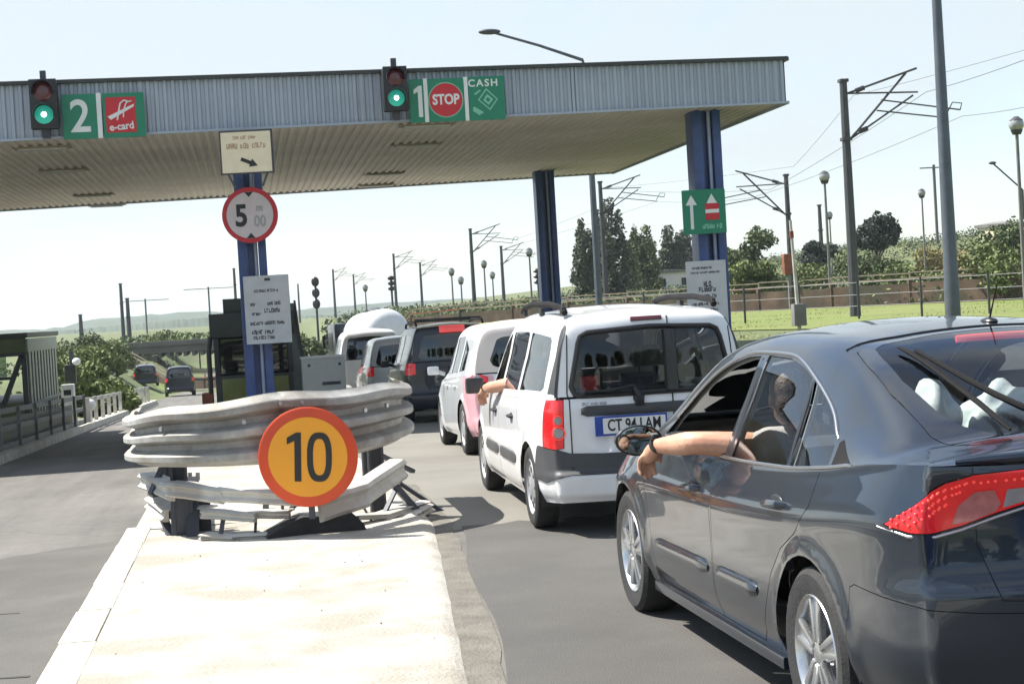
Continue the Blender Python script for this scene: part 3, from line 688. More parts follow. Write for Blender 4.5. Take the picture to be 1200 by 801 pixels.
def laguna():
    root = empty('hatchback_car', label='slate blue hatchback with chrome window line, nearest car in the queue', cat='car', group='cars queueing at the toll booth')
    root.matrix_world = T_LAG
    S = LAG; pts = S['wheels']
    dlo_f = [(2.30, .955), (1.22, .938), (1.185, 1.352), (1.35, 1.345), (1.55, 1.312), (1.78, 1.242), (2.0, 1.142), (2.2, 1.035)]
    dlo_r = [(1.115, .937), (.40, .962), (.485, 1.285), (.62, 1.322), (.80, 1.350), (1.09, 1.356)]
    dlo_q = [(.36, .964), (-.04, .985), (.0, 1.06), (.08, 1.125), (.22, 1.195), (.36, 1.25), (.445, 1.272)]
    dlo_t = [(-.065, .986), (-.25, 1.0), (-.19, 1.03), (-.055, 1.085), (-.03, 1.075)]
    door_r = [(.905, 1.17, .935), (.905, 1.20, .60), (.905, 1.19, .24), (.905, .66, .24), (.905, .56, .30), (.905, .50, .42), (.905, .42, .55), (.905, .28, .66), (.905, .12, .74), (.905, .0, .85), (.905, .02, 1.02), (.905, .3, 1.02), (.905, .8, 1.0)]
    door_f = [(.905, 2.36, .97), (.905, 2.38, .86), (.905, 2.36, .70), (.905, 2.28, .45), (.905, 2.24, .24), (.905, 1.21, .24), (.905, 1.22, .60), (.905, 1.19, .935)]
    # tail lamp band wraps from the rear wing to the hatch
    tl = [(.872, -.615, .858), (.845, -.72, .915), (.80, -.80, .968), (.74, -.853, 1.003), (.66, -.888, 1.026), (.52, -.925, 1.036), (.36, -.947, 1.036), (.34, -.95, .945), (.50, -.93, .925), (.60, -.905, .895), (.70, -.876, .858), (.78, -.81, .838), (.84, -.73, .838)]
    lens = [(.735, -.856, .866), (.715, -.868, .925), (.66, -.888, .968), (.605, -.904, .975), (.585, -.909, .93), (.60, -.905, .905), (.67, -.886, .878)]
    lens2 = [(.565, -.913, .975), (.40, -.944, .990), (.37, -.947, .955), (.50, -.93, .938), (.58, -.91, .915)]
    bump = [(0, -.975, .595), (.4, -.96, .595), (.66, -.90, .60), (.80, -.80, .61), (.862, -.68, .62), (.89, -.40, .635), (.895, -.36, .62), (.90, -.33, .30), (.90, -.33, .10), (.5, -.94, .10), (0, -.975, .10)]
    gate = [(0, -.975, .625), (.40, -.96, .625), (.60, -.91, .635), (.655, -.89, .80), (.67, -.885, 1.08), (.35, -.95, 1.09), (0, -.975, 1.09)]
    panels = [dict(patch='A', name='arch', poly=archpoly(*w), hole=True, mat=None) for w in pts]
    panels += [dict(patch='A', name='tail_light', poly=tl, mat=M['red_lens'], off=.004, gap=.004),
               dict(patch='A', name='bumper', poly=bump, mat=M['laguna'], gap=.003, sides=['LR']),
               dict(patch='A', name='tailgate', poly=gate, mat=M['laguna'], gap=.003, sides=['LR']),
               dict(patch='A', name='front_door', poly=door_f, mat=M['laguna'], gap=.004), dict(patch='A', name='rear_door', poly=door_r, mat=M['laguna'], gap=.004)]
    yz = lambda n, p, m, **k: dict(patch='B', name=n, poly=p, plane='yz', vr=(0, .46), ur=(.1, .86), mat=m, **k)
    panels += [yz('front_window', dlo_f, M['glass'], sides=['R'], off=-.006), yz('rear_window', dlo_r, M['glass'], off=-.006), yz('quarter_window', dlo_q, M['glass'], off=-.005), yz('window_corner_trim', dlo_t, M['matt_black'], off=.001)]
    # the rear screen with its dark frit border, then the clear pane within it
    rs = [(0, -.70), (.30, -.685), (.48, -.645), (.58, -.57), (.618, -.46), (.622, -.15), (.600, .10), (.572, .27), (.52, .296), (.28, .308), (0, .312)]
    rs = [(x, y) for x, y in rs]
    ws = [(0, 1.86), (.30, 1.84), (.56, 1.74), (.60, 1.80), (.64, 2.15), (.675, 2.42), (.66, 2.56), (.40, 2.72), (0, 2.80)]
    panels += [dict(patch='B', name='windscreen', poly=ws, plane='xy', vr=(.36, 1), ur=(.5, 1), mat=M['glass'], sides=['LR'], off=-.004),
               dict(patch='B', name='rear_screen', poly=[(0, -.60), (.28, -.585), (.42, -.545), (.50, -.47), (.54, -.36), (.555, -.10), (.54, .10), (.52, .22), (.47, .255), (.26, .272), (0, .276)], plane='xy', vr=(.3, 1), ur=(0, .5), mat=M['glass_screen'], sides=['LR']),
               dict(patch='B', name='screen_border', poly=rs, plane='xy', vr=(.3, 1), ur=(0, .5), mat=M['frit'], sides=['LR'], gap=.006, off=.001)]
    sh = make_body(S, root, panels)
    # parts of the doors and lamps found through their objects
    P_ = {(p['name'], k): o for p in panels if 'objs' in p for k, o in p['objs'].items()}
    A3 = lambda x, y, z, off=0: Vector(sh.mapA(*[np.array([q]) for q in sh.invA([(x, y, z)])[0]], off)[0][0])
    for k, q in ((-1, 'L'), (1, 'R')):
        for nm, y, z in (('front_door', 1.50, .775), ('rear_door', .35, .825)):
            d = P_[(nm, q)]; a = A3(.9, y, z); b = MB(); X = k*(a.x + .022)
            b.tube([(X - k*.03, y - .10, z + .004), (X, y - .075, z + .006), (X + k*.006, y, z), (X, y + .075, z - .006), (X - k*.03, y + .10, z - .004)], [.012, .016, .017, .016, .012], 10)
            b.build('handle', M['laguna'], d)
            b = MB(); b.ell((k*(a.x - .004), y, z), (.012, .075, .035), 14); b.build('handle_recess', M['trimblack'], d)
        # side mouldings
        for nm, y0, y1 in (('front_door', 1.28, 2.20), ('rear_door', .60, 1.15)):
            d = P_[(nm, q)]; Ls = np.linspace(sh.Ly(y0), sh.Ly(y1), 14); yy = np.linspace(y0, y1, 14)
            poly = [(l, .455 - .02*(y - .6)/1.6) for l, y in zip(Ls, yy)]
            strip(sh, sh.mapA, poly, .062, .016, M['laguna'], 'moulding', d, [q], h=.014)
        # chrome line round the side windows
        dl = [(-.25, .992), (-.04, .976), (.4, .953), (1.1, .929), (1.8, .936), (2.32, .948)]
        top = [(2.22, 1.035), (2.02, 1.145), (1.79, 1.252), (1.56, 1.324), (1.35, 1.358), (1.14, 1.366), (.80, 1.362), (.62, 1.335), (.45, 1.285), (.30, 1.232), (.14, 1.165), (.0, 1.085)]
        for pth in (dl, top):
            yzp = [(float(a), float(b)) for a, b in catmull(pth, 5)]
            strip(sh, sh.mapB, sh.invB(yzp, 'yz', (.1, .86), (0, .5)), .016 if pth is top else .014, .006, M['chrome'], 'window_trim', root, [q])
        # black pillar covers between the windows
        for ys in ((1.165, 1.15),):
            poly = sh.invB([(1.165, .945), (1.158, 1.1), (1.152, 1.25), (1.148, 1.345)], 'yz', (.1, .86), (0, .5)); strip(sh, sh.mapB, poly, .055, .002, M['trimblack'], 'pillar_cover', root, [q], h=.002)
        poly = sh.invB([(.385, .97), (.40, 1.07), (.43, 1.17), (.462, 1.272)], 'yz', (.1, .86), (0, .5)); strip(sh, sh.mapB, poly, .032, .004, M['trimblack'], 'window_bar', root, [q], h=.006)
        # mirror: housing with its glass facing back
        m_ = MB(); c = Vector((k*1.005, 2.05, .955))
        m_.ell(c, (.112, .085, .072), 20); m_.bar((k*.86, 2.08, .925), (k*.96, 2.05, .945), .05, .06)
        for v in m_.bm.verts:
            if v.co.y < c.y - .035: v.co.y = c.y - .035
        mo = m_.build('mirror', M['laguna'], root)
        g = MB(); g.lathe([(c.y - .039, .070), (c.y - .040, .066), (c.y - .0405, .001)], 24, 'y', (c.x, 0, c.z)); 
        bmesh.ops.transform(g.bm, matrix=Matrix.Translation((c.x, 0, c.z)) @ Matrix.Diagonal((1.5, 1, .95, 1)) @ Matrix.Translation((-c.x, 0, -c.z)), verts=g.bm.verts)
        g.build('mirror_glass', M['mirror'], mo)
        g = MB(); g.lathe([(c.y - .036, .078), (c.y - .042, .076), (c.y - .042, .070), (c.y - .036, .069)], 24, 'y', (c.x, 0, c.z))
        bmesh.ops.transform(g.bm, matrix=Matrix.Translation((c.x, 0, c.z)) @ Matrix.Diagonal((1.5, 1, .95, 1)) @ Matrix.Translation((-c.x, 0, -c.z)), verts=g.bm.verts)
        g.build('mirror_rim', M['trimblack'], mo)
        # tail lamp details
        tlo = P_[('tail_light', q)]; 
        for ln, lm_ in ((lens, 'lens_red'), (lens2, 'clear_lens')):
            bmx = bmesh.new(); f = bmx.faces.new([bmx.verts.new((a, b, 0)) for a, b in sh.invA(ln)]); finish(bmx, sh.mapA, .008, M[lm_], 'lens', tlo, q)
        dots = MB(); low = [(.868, -.62), (.80, -.80), (.72, -.866), (.60, -.905), (.47, -.935)]
        top_ = catmull([(.862, -.66, .882), (.80, -.80, .950), (.74, -.853, .985), (.66, -.888, 1.009), (.52, -.925, 1.020), (.38, -.945, 1.022)], 6)
        for row, dz, n0 in ((0, -.006, 0), (1, -.030, 0), (2, -.055, 0)):
            for i, (x, y, z) in enumerate(top_):
                if row and (x < (.70 if row == 1 else .74) - .0): continue
                zz = z + dz
                if x < .66: zz = z - .012
                if zz < .852: continue
                v = A3(x, y, zz, .006); dots.ell((k*v.x, v.y, v.z), (.0055, .0055, .0055), 8)
        dots.build('led', M['red_dot'], tlo)
        strip(sh, sh.mapA, sh.invA([(.876, -.59, .850), (.84, -.73, .828), (.78, -.81, .828), (.70, -.876, .848), (.60, -.905, .885), (.50, -.93, .915), (.36, -.945, .936)]), .012, .006, M['chrome'], 'chrome_strip', tlo, [q])
    underside(root, S, .26, .74, -.75, 3.4)
    for k in (-1, 1):
        b = MB(); b.box((k*.86, 1.37, .205), (.05, 1.95, .05), bev=.015); b.build('sill', M['laguna'], root)
        wheel(root, k*.80, 0, .32, 'alloy', k, .205); wheel(root, k*.80, 2.756, .32, 'alloy', k, .205)
    # cabin
    for k in (-1, 1): seat(root, k*.37, 1.02, .30, .60, .50)
    b = MB(); b.box((0, .42, .40), (1.30, .5, .18), bev=.05); b.box((0, .12, .70), (1.30, .16, .56), (.30, 0, 0), .05)
    for k in (-1, 0, 1): b.box((k*.40, .0, 1.03), (.24, .09, .13), (.2, 0, 0), .035)
    b.build('rear_seat', M['interior'], root)
    b = MB(); b.box((0, -.33, .92), (1.16, .62, .03)); b.build('parcel_shelf', M['interior'], root)
    b = MB(); b.box((0, 2.28, .80), (1.40, .50, .22), (-.15, 0, 0), .06); b.build('dashboard', M['interior'], root)
    b = MB(); b.lathe([(.0, .185), (.012, .19), (.0, .197), (-.012, .19)], 28, 'y', closed=True); b.bar((-.18, 0, 0), (.18, 0, 0), .03, .02); b.bar((0, 0, 0), (0, 0, -.18), .03, .02)
    b.xform(Matrix.Translation((-.37, 1.86, .90)) @ Matrix.Rotation(-.4, 4, 'X')); b.build('steering_wheel', M['trimblack'], root)
    b = MB(); b.box((0, -.2, .60), (1.3, .03, .6)); b.build('boot_partition', M['interior'], root)
    # wiper on the rear screen
    Bp = lambda x, y, off: Vector(sh.mapB(*[np.array([q]) for q in sh.invB([(abs(x), y)], 'xy', (0, .5), (.3, 1))[0]], off)[0][0])
    def Bs(x, y, off): v = Bp(max(abs(x), .002), y, off); return Vector((math.copysign(v.x, x), v.y, v.z))
    w0 = [Bs(-.465 + .08*t, .13 - .70*t, .018) for t in np.linspace(0, 1, 9)]; w1 = [Bs(x, y, .034) for x, y in ((-.445, .02), (-.415, -.12), (-.38, -.26), (-.345, -.38), (-.30, -.48), (-.24, -.56), (-.16, -.62), (-.07, -.66))]
    b = MB(); b.tube(w0, [.005] + [.010]*7 + [.005], 6); wo = b.build('wiper', M['matt_black'], root)
    b = MB(); b.tube(w1, [.008, .010, .011, .012, .013, .015, .017, .018], 8); b.ell(w1[-1], (.03, .03, .02), 12); b.build('wiper_arm', M['matt_black'], wo)
    # boot lip, third lamp, aerial
    lip = [Bs(x, -.775 - .155*(1 - (abs(x)/.70)**2.4), .004) for x in np.linspace(-.68, .68, 21)]
    b = MB(); b.tube(lip, [.008] + [.016]*19 + [.008], 8); b.build('boot_lip', M['laguna'], root)
    b = MB(); b.tube([Bs(x, .235 - .012*(1 - (abs(x)/.2)**2), .0) - Vector((0, 0, .02)) for x in np.linspace(-.19, .19, 9)], .014, 8); b.build('brake_light', M['red_dot'], root)
    v = Bs(.06, .47, 0); b = MB(); b.ell(v, (.03, .05, .016), 12); b.cyl(v, v + Vector((0, -.10, .17)), .0045, .002, 6); b.build('aerial', M['trimblack'], root)
    seam = [Bs(x, .345 + .0*x, .0015) for x in np.linspace(-.585, .585, 25)]
    b = MB(); b.tube(seam, .0045, 6); b.build('hatch_seam', M['trimblack'], root)
    return root, sh
lag, lag_sh = laguna()
person('person', T_LAG, (-.56, 1.12, 1.17), (-.62, 1.20, .955), ((-.915, 1.335, .985), (-1.030, 1.575, .962)), (-.22, .8, -.55), 'driver with brown hair and bare left forearm hanging out of the slate blue car', sleeve=.12)
def lumpbag(name, T, c, r, label, seed):
    rd = random.Random(seed); b = MB(); bmesh.ops.create_icosphere(b.bm, subdivisions=4, radius=1)
    ph = [(Vector((rd.uniform(-1, 1), rd.uniform(-1, 1), rd.uniform(-1, 1))).normalized(), rd.uniform(1.5, 4), rd.uniform(0, 6)) for _ in range(7)]
    for v in b.bm.verts:
        k = 1 + sum(.07*math.sin(q[1]*2.2*v.co.dot(q[0]) + q[2]) for q in ph)
        v.co = Vector((v.co.x*r[0]*k, v.co.y*r[1]*k, max(-.75, v.co.z)*r[2]*k + (.25*r[2]*max(0, v.co.z)**6)))
    o = b.build(name, M['bag'], None, 180); o.matrix_world = T @ Matrix.Translation(c); return tag(o, label, 'bag')
lumpbag('plastic_bag', T_LAG, (-.42, -.02, 1.115), (.10, .11, .125), 'left white plastic bag on the rear shelf of the slate blue hatchback', 3)
lumpbag('plastic_bag', T_LAG, (-.14, -.04, 1.10), (.15, .12, .125), 'larger white plastic bag on the rear shelf right of the wiper', 5)
lumpbag('plastic_bag', T_LAG, (-.42, .42, .64), (.15, .16, .26), 'white carrier bag standing on the back seat behind the side window', 9)
# ------------------------------------------------------------ the estate van and the other cars in the queue
ESTATE = dict(
    capR=(.755, -.66, -.765, 2.6), capF=(.70, 3.50, 3.70, 2.2),
    side=[(.815, -.50), (.850, -.20), (.868, .4), (.87, 1.2), (.87, 2.2), (.862, 2.9), (.82, 3.28)],
    zb=[(-.8, .25), (-.4, .23), (.4, .20), (2.5, .20), (3.3, .22), (3.7, .26)],
    zt=[(-.8, .985), (0, .975), (1.0, .95), (2.2, .92), (2.7, .90), (3.2, .83), (3.7, .70)],
    side_prof=[(0, -.055), (.12, -.015), (.3, 0), (.6, .0), (.85, -.012), (1, -.042)],
    rear_prof=[(0, -.03), (.07, .022), (.26, .032), (.32, -.012), (.6, -.022), (.9, -.022), (1, -.032)],
    front_prof=[(0, -.05), (.2, .01), (.5, .01), (.8, -.04), (1, -.10)],
    rows=[(-.66, -.105, .712, 1.0, 1.0), (-.652, -.105, .706, 1.06, 1.06), (-.640, -.105, .685, 1.20, 1.22), (-.622, -.105, .655, 1.36, 1.39), (-.600, -.105, .625, 1.455, 1.50), (-.56, -.10, .605, 1.508, 1.562), (-.44, -.09, .605, 1.532, 1.597),
          (0, -.03, .612, 1.552, 1.628), (.6, 0, .62, 1.562, 1.645), (1.2, .03, .622, 1.558, 1.645), (1.6, .06, .625, 1.535, 1.62), (1.85, .10, .632, 1.475, 1.55), (2.12, .16, .655, 1.32, 1.39), (2.42, .22, .695, 1.09, 1.14), (2.58, .25, .725, .965, 1.015),
          (2.72, .26, .725, .93, .985), (3.0, .26, .70, .875, .93), (3.3, .25, .66, .79, .83), (3.50, .20, .62, .70, .72)],
    wheels=[(0, .31, .345), (2.90, .31, .345)], bowp=2.6, bulge=.012, arch_x=.84)
def scaled(S, sx, sy, sz, zoff=0, **k):
    n = dict(S); f = lambda c: (c[0]*sx, c[1]*sy, c[2]*sy, c[3])
    n['capR'] = f(S['capR']); n['capF'] = f(S['capF']); n['side'] = [(x*sx, y*sy) for x, y in S['side']]
    n['zb'] = [(y*sy, z*sz) for y, z in S['zb']]; n['zt'] = [(y*sy, z*sz) for y, z in S['zt']]
    n['rows'] = [(a*sy, b*sy, c*sx, d*sz, e*sz) for a, b, c, d, e in S['rows']]
    n['wheels'] = [(y*sy, z, r) for y, z, r in S['wheels']]; n['arch_x'] = S['arch_x']*sx; n['sc'] = (sx, sy, sz); n.update(k); return n
def pose(X, Y, rz, wb=2.9):
    c, s = math.cos(rz), math.sin(rz); z0 = gz(X, Y); z1 = gz(X - s*wb, Y + c*wb); p = math.atan2(z1 - z0, wb)
    return Matrix.Translation((X, Y, z0 + .006)) @ Matrix.Rotation(rz, 4, 'Z') @ Matrix.Rotation(p, 4, 'X')
NR = len(ESTATE['rows']) - 1
def car(name, T, S, paint, label, side_glass, rear_glass, tail, extra_panels=(), plate_txt=None, plate_at=(0, .78), cat='car', group='cars queueing at the toll booth', simple=False, hub='cap', glass='glass', n=(90, 30, 110, 16), open_front=False, lens_mat='red_lens'):
    root = empty(name, label=label, cat=cat, group=group); root.matrix_world = T
    sx, sy, sz = S.get('sc', (1, 1, 1)); S = dict(S, mats=dict(paint=paint))
    pn = [dict(patch='A', name='arch', poly=[(p[0]*sx, p[1], p[2]) for p in archpoly(*w)], hole=True, mat=None) for w in S['wheels']]
    pn += [dict(patch='A', name='tail_light', poly=[(x*sx, y*sy, z*sz) for x, y, z in tail], mat=M[lens_mat], off=.006, gap=.005)] if tail else []
    ur = 5/NR
    for i, (nm, p) in enumerate(side_glass):
        d = dict(patch='B', name=nm, poly=[(y*sy, z*sz) for y, z in p], plane='yz', vr=(0, .44), ur=(.02, .84), mat=M[glass], off=-.005)
        if open_front and i == 0: d['sides'] = ['R']
        pn.append(d)
    pn.append(dict(patch='B', name='rear_screen', poly=[(x*sx, z*sz) for x, z in rear_glass], plane='xz', vr=(.40, 1), ur=(0, ur + .02), mat=M[glass], sides=['LR'], off=.001, gap=.004))
    ws = [(0, 1.80), (.30, 1.79), (.56, 1.74), (.60, 1.80), (.635, 2.10), (.665, 2.40), (.64, 2.54), (.40, 2.70), (0, 2.76)]
    pn.append(dict(patch='B', name='windscreen', poly=[(x*sx, y*sy) for x, y in ws], plane='xy', vr=(.36, 1), ur=(.5, 1), mat=M[glass], sides=['LR'], off=-.004))
    pn += list(extra_panels)
    sh = make_body(S, root, pn, *n)
    for k in (-1, 1):
        for (yw, zw, ra) in S['wheels']: wheel(root, k*(S['arch_x'] - .07), yw, zw, hub, k, .19)
    underside(root, S, .27*sz, .70*sx, -.62*sy, 3.4*sy)
    for k in (-1, 1): seat(root, k*.36*sx, 1.15*sy, .36*sz, .60, .48, mname='seat_grey')
    b = MB(); b.box((0, .5*sy, .42*sz), (1.28*sx, .5, .2), bev=.05); b.box((0, .22*sy, .74*sz), (1.28*sx, .15, .55), (.22, 0, 0), .05)
    for k in (-1, 1): b.box((k*.34*sx, .13*sy, 1.09*sz), (.26, .09, .15), (.2, 0, 0), .035)
    b.build('rear_seat', M['interior'], root)
    b = MB(); b.box((0, 2.3*sy, .84*sz), (1.36*sx, .46, .2), (-.15, 0, 0), .06); b.build('dashboard', M['interior'], root)
    b = MB(); b.box((0, -.30*sy, .62*sz), (1.2*sx, .5, .03)); b.build('boot_floor', M['interior'], root)
    if plate_txt: plate(root, plate_txt, S['capR'][2] - .012, plate_at[0]*sx, plate_at[1]*sz)
    return root, sh
T_VAN = pose(2.76, 11.95, -.02) @ Matrix.Diagonal((.925, 1, .97, 1))
g_f = [(2.40, .955), (1.68, .985), (1.66, 1.44), (1.72, 1.45), (1.90, 1.38), (2.12, 1.245), (2.30, 1.09)]
g_r = [(1.56, .990), (.72, 1.01), (.70, 1.44), (.76, 1.462), (1.54, 1.455)]
g_q = [(.60, 1.015), (-.30, 1.035), (-.36, 1.06), (-.30, 1.40), (-.24, 1.425), (.58, 1.457)]
tail_v = [(.868, -.37, 1.01), (.80, -.575, 1.01), (.70, -.70, .985), (.652, -.72, .97), (.662, -.715, .66), (.76, -.66, .645), (.83, -.45, .645), (.86, -.36, .66)]
tail_v = [(.83, -.49, .985), (.835, -.47, .64), (.765, -.65, .625), (.70, -.705, .635), (.692, -.708, .985)]
def rr_xz(x0, z0, x1, z1, r):                # right half of a rounded window outline, lower centre first
    return [(0, z0), (x1 - r, z0), (x1 - r*.3, z0 + r*.3), (x1, z0 + r), (x1 - .07, z1 - r), (x1 - .07 - r*.3, z1 - r*.3), (x1 - .07 - r, z1), (0, z1 + .022)]
clad = [(0, -.765, .59), (.4, -.75, .59), (.66, -.70, .60), (.755, -.66, .63), (.80, -.55, .64), (.838, -.34, .645), (.845, -.30, .60), (.842, -.30, .40), (.80, -.52, .385), (.755, -.66, .42), (.66, -.70, .445), (.4, -.75, .445), (0, -.765, .445)]
dp = lambda sh: [(-.02, .03), (5.72/NR, .03), (5.66/NR, .20), (5.55/NR, .36), (5.4/NR, .392), (3.0/NR, .392), (1.0/NR, .392), (-.02, .392)]
ex = [dict(patch='A', name='bumper', poly=clad, mat=M['cladding'], sides=['LR'], off=.008),
      dict(patch='A', name='rear_door', poly=[(.866, 1.60, .955), (.87, 1.60, .24), (.87, .62, .24), (.87, .50, .34), (.87, .40, .48), (.87, .36, .62), (.87, .62, .95), (.87, .66, 1.0), (.87, 1.1, 1.0)], mat=M['white_paint'], gap=.005),
      dict(patch='A', name='front_door', poly=[(.866, 2.58, .94), (.87, 2.56, .60), (.87, 2.50, .24), (.87, 1.615, .24), (.87, 1.615, .96)], mat=M['white_paint'], gap=.005),
      dict(patch='B', name='pillar_cover', poly2=dp, mat=M['cladding'], off=.004)]
van, van_sh = car('estate_car', T_VAN, ESTATE, M['white_paint'], 'white estate car with roof rails and blue bordered number plate', [('front_window', g_f), ('side_window', g_r), ('quarter_window', g_q)], rr_xz(0, 1.005, .60, 1.44, .07), tail_v, ex, None, open_front=True, n=(110, 34, 150, 22))
def van_details():
    sh = van_sh; root = van
    yr = -.765 - .005
    R = lambda x, z, off=0: Vector(((1 if x >= 0 else -1)*1, 1, 1)) * Vector(sh.mapA(*[np.array([q]) for q in sh.invA([(max(abs(x), 1e-4), -.76, z)])[0]], off)[0][0]) if z < .98 else None
    def RB(x, z, off=0):
        u, v = sh.invB([(max(abs(x), .001), z)], 'xz', (0, 6/NR), (.36, 1))[0]; p = Vector(sh.mapB(np.array([u]), np.array([v]), off)[0][0]); return Vector((math.copysign(p.x, x), p.y, p.z))
    def S_(x, z, off=0): return RB(x, z, off) if z > 1.0 else R(x, z, off)
    # window surround, door split, handle strip, lamp
    out = [(x, z) for x, z in rr_xz(0, .995, .615, 1.45, .075)]
    out = [(-x, z) for x, z in out[::-1][:-1]] + out[:-1]
    pts = []
    for i in range(len(out)):
        a, b_ = out[i], out[(i+1) % len(out)]
        for t in np.linspace(0, 1, 5)[:-1]: pts.append((a[0] + (b_[0]-a[0])*t, max(1.003, a[1] + (b_[1]-a[1])*t)))
    b = MB(); path = [RB(x, z, .0) for x, z in pts]; b.tube(path + [path[0]], .020, 8); b.build('window_surround', M['trimblack'], root)
    b = MB(); path = [S_(.14, z, .0) for z in np.linspace(.46, 1.54, 22)]; b.tube(path, .006, 6); b.build('door_split', M['trimblack'], root)
    b = MB(); path = [RB(.14, z, -.004) for z in np.linspace(1.01, 1.44, 9)]; b.tube(path, .055, 8); b.build('window_divider', M['trimblack'], root)
    b = MB()
    for x in (-.66, .66): b.tube([S_(x, z, .001) for z in np.linspace(.46, .97, 10)] + [S_(x*(.985 - .1*(z - 1)), z, .001) for z in np.linspace(1.02, 1.5, 8)], .005, 6)
    b.tube([S_(x, .458, .001) for x in np.linspace(-.655, .655, 21)], .005, 6); b.build('door_gap', M['trimblack'], root)
    b = MB(); rows = []
    for x in np.linspace(-.56, .62, 25):
        e = .012 if abs(x - .03) < .58 else .0
        h = .038 if -.55 < x < .61 else .02
        y = R(x, .892).y
        rows.append([(x, y + .002, .892 - h), (x, y - .018, .892 - h + .006), (x, y - .026, .892), (x, y - .018, .892 + h - .006), (x, y + .002, .892 + h)])
    b.grid(rows); b.build('handle_strip', M['cladding'], root)
    plate(root, 'CT 94 LAM', yr - .014, -.20, .785)
    p = R(-.12, .968, .0); b = MB(); b.ell(p, (.045, .03, .045), 14); b.box(p + Vector((0, -.02, -.02)), (.07, .04, .07), None, .015)
    b.tube([p + Vector((0, -.035, .02)), p + Vector((-.04, -.03, .075)), RB(-.16, 1.06, .03), RB(-.34, 1.03, .03), RB(-.52, 1.03, .025)], [.018, .016, .012, .011, .008], 8)
    b.build('wiper', M['trimblack'], root)
    b = MB(); c = RB(-.02, 1.527, .006); b.box(c, (.24, .02, .03), (-.5, 0, 0), .006); b.build('brake_light', M['red_off'], root)
    printing('badge', -.56, .938, -.36, .960, yr - .006, M['chrome'], root, seed=4)
    for k in (-1, 1):
        b = MB(); b.tube([(k*.585, -.42, 1.60), (k*.585, -.36, 1.635), (k*.588, .2, 1.67), (k*.592, 1.0, 1.68), (k*.592, 1.45, 1.66), (k*.592, 1.55, 1.62)], .024, 8)
        f = b.build('roof_rail', M['matt_black'], root)
        for y in (-.36, .60, 1.50):
            b = MB(); b.box((k*.588, y, 1.615), (.035, .11, .06), None, .012); b.build('rail_foot', M['black'], f)
        # side moulding, handles, mirror
        q = 'L' if k < 0 else 'R'
        for y0, y1 in ((.64, 1.56), (1.66, 2.46)):
            yy = np.linspace(y0, y1, 10); strip(sh, sh.mapA, [(float(sh.Ly(y)), .475) for y in yy], .09, .016, M['cladding'], 'moulding', root, [q], h=.014)
        for y in (.82, 1.80):
            b = MB(); b.tube([(k*.855, y - .09, .80), (k*.888, y - .05, .80), (k*.888, y + .05, .80), (k*.855, y + .09, .80)], .014, 8); b.ell((k*.862, y, .80), (.01, .06, .03), 12); b.build('handle', M['black'], root)
        b = MB(); c = Vector((k*.985, 2.26, 1.0)); b.box(c, (.17, .10, .145), None, .035); b.bar((k*.84, 2.32, .95), c, .04, .05); b.build('mirror', M['cladding'], root)
        # tail lamp: red upper half, amber and clear round lamps below
        lm = [o for o in root.children if o.name.startswith('tail_light')][0 if k < 0 else 1]
        for z, m_, r_ in ((.745, 'clear_lens', .040), (.835, 'clear_lens', .030)):
            v = Vector(sh.mapA(*[np.array([t]) for t in sh.invA([(.735, -.68, z)])[0]], .008)[0][0]); n_ = Vector(sh.mapA(*[np.array([t]) for t in sh.invA([(.735, -.68, z)])[0]], 0)[1][0])
            v.x *= k; n_.x *= k
            b = MB(); b.cyl(v - n_*.008, v + n_*.006, r_, r_*.9, 18); b.build('lens', M[m_], lm)
            b = MB(); b.lathe([(0, r_*1.28), (.006, r_*1.22), (.006, r_*1.05), (0, r_)], 22, 'y'); b.xform(Matrix.Translation(v) @ n_.to_track_quat('Y', 'Z').to_matrix().to_4x4()); b.build('lens_ring', M['red_dot'], lm)
van_details()
person('person', T_VAN, (-.40, 1.28, 1.27), (-.58, 1.28, 1.06), ((-.88, 1.70, 1.0), (-.93, 1.90, .985)), (-.15, .75, -.5), 'driver in dark red shirt with forearm out of the white estate car window', shirt='shirt2', sleeve=.5)
b = MB(); b.box((0, 0, 0), (.13, .08, .11), None, .012); o = b.build('parcel', M['sign_red'], None); o.matrix_world = T_VAN @ Matrix.Translation((-.42, -.38, 1.075)); tag(o, 'small red box at the left of the white estate rear window', 'box')
b = MB(); b.box((0, 0, 0), (.9, .5, .36), None, .03); o = b.build('luggage', M['interior'], None); o.matrix_world = T_VAN @ Matrix.Translation((0, -.36, .84)); tag(o, 'dark luggage packed low behind the white estate rear doors', 'luggage')

tail_h = [(.835, -.40, .93), (.765, -.60, 1.0), (.70, -.695, .99), (.60, -.72, .95), (.60, -.72, .80), (.70, -.69, .77), (.80, -.55, .80), (.835, -.42, .86)]
tail_s = [(.838, -.42, .99), (.775, -.64, 1.0), (.665, -.71, .98), (.665, -.71, .80), (.76, -.65, .78), (.838, -.42, .80)]
COMPACT = scaled(ESTATE, .97, .86, .955)
M['pale_pink'] = mat('silver_beige_car_paint', (.60, .53, .49), .38, .1, coat=.6, var=.08, scale=3)
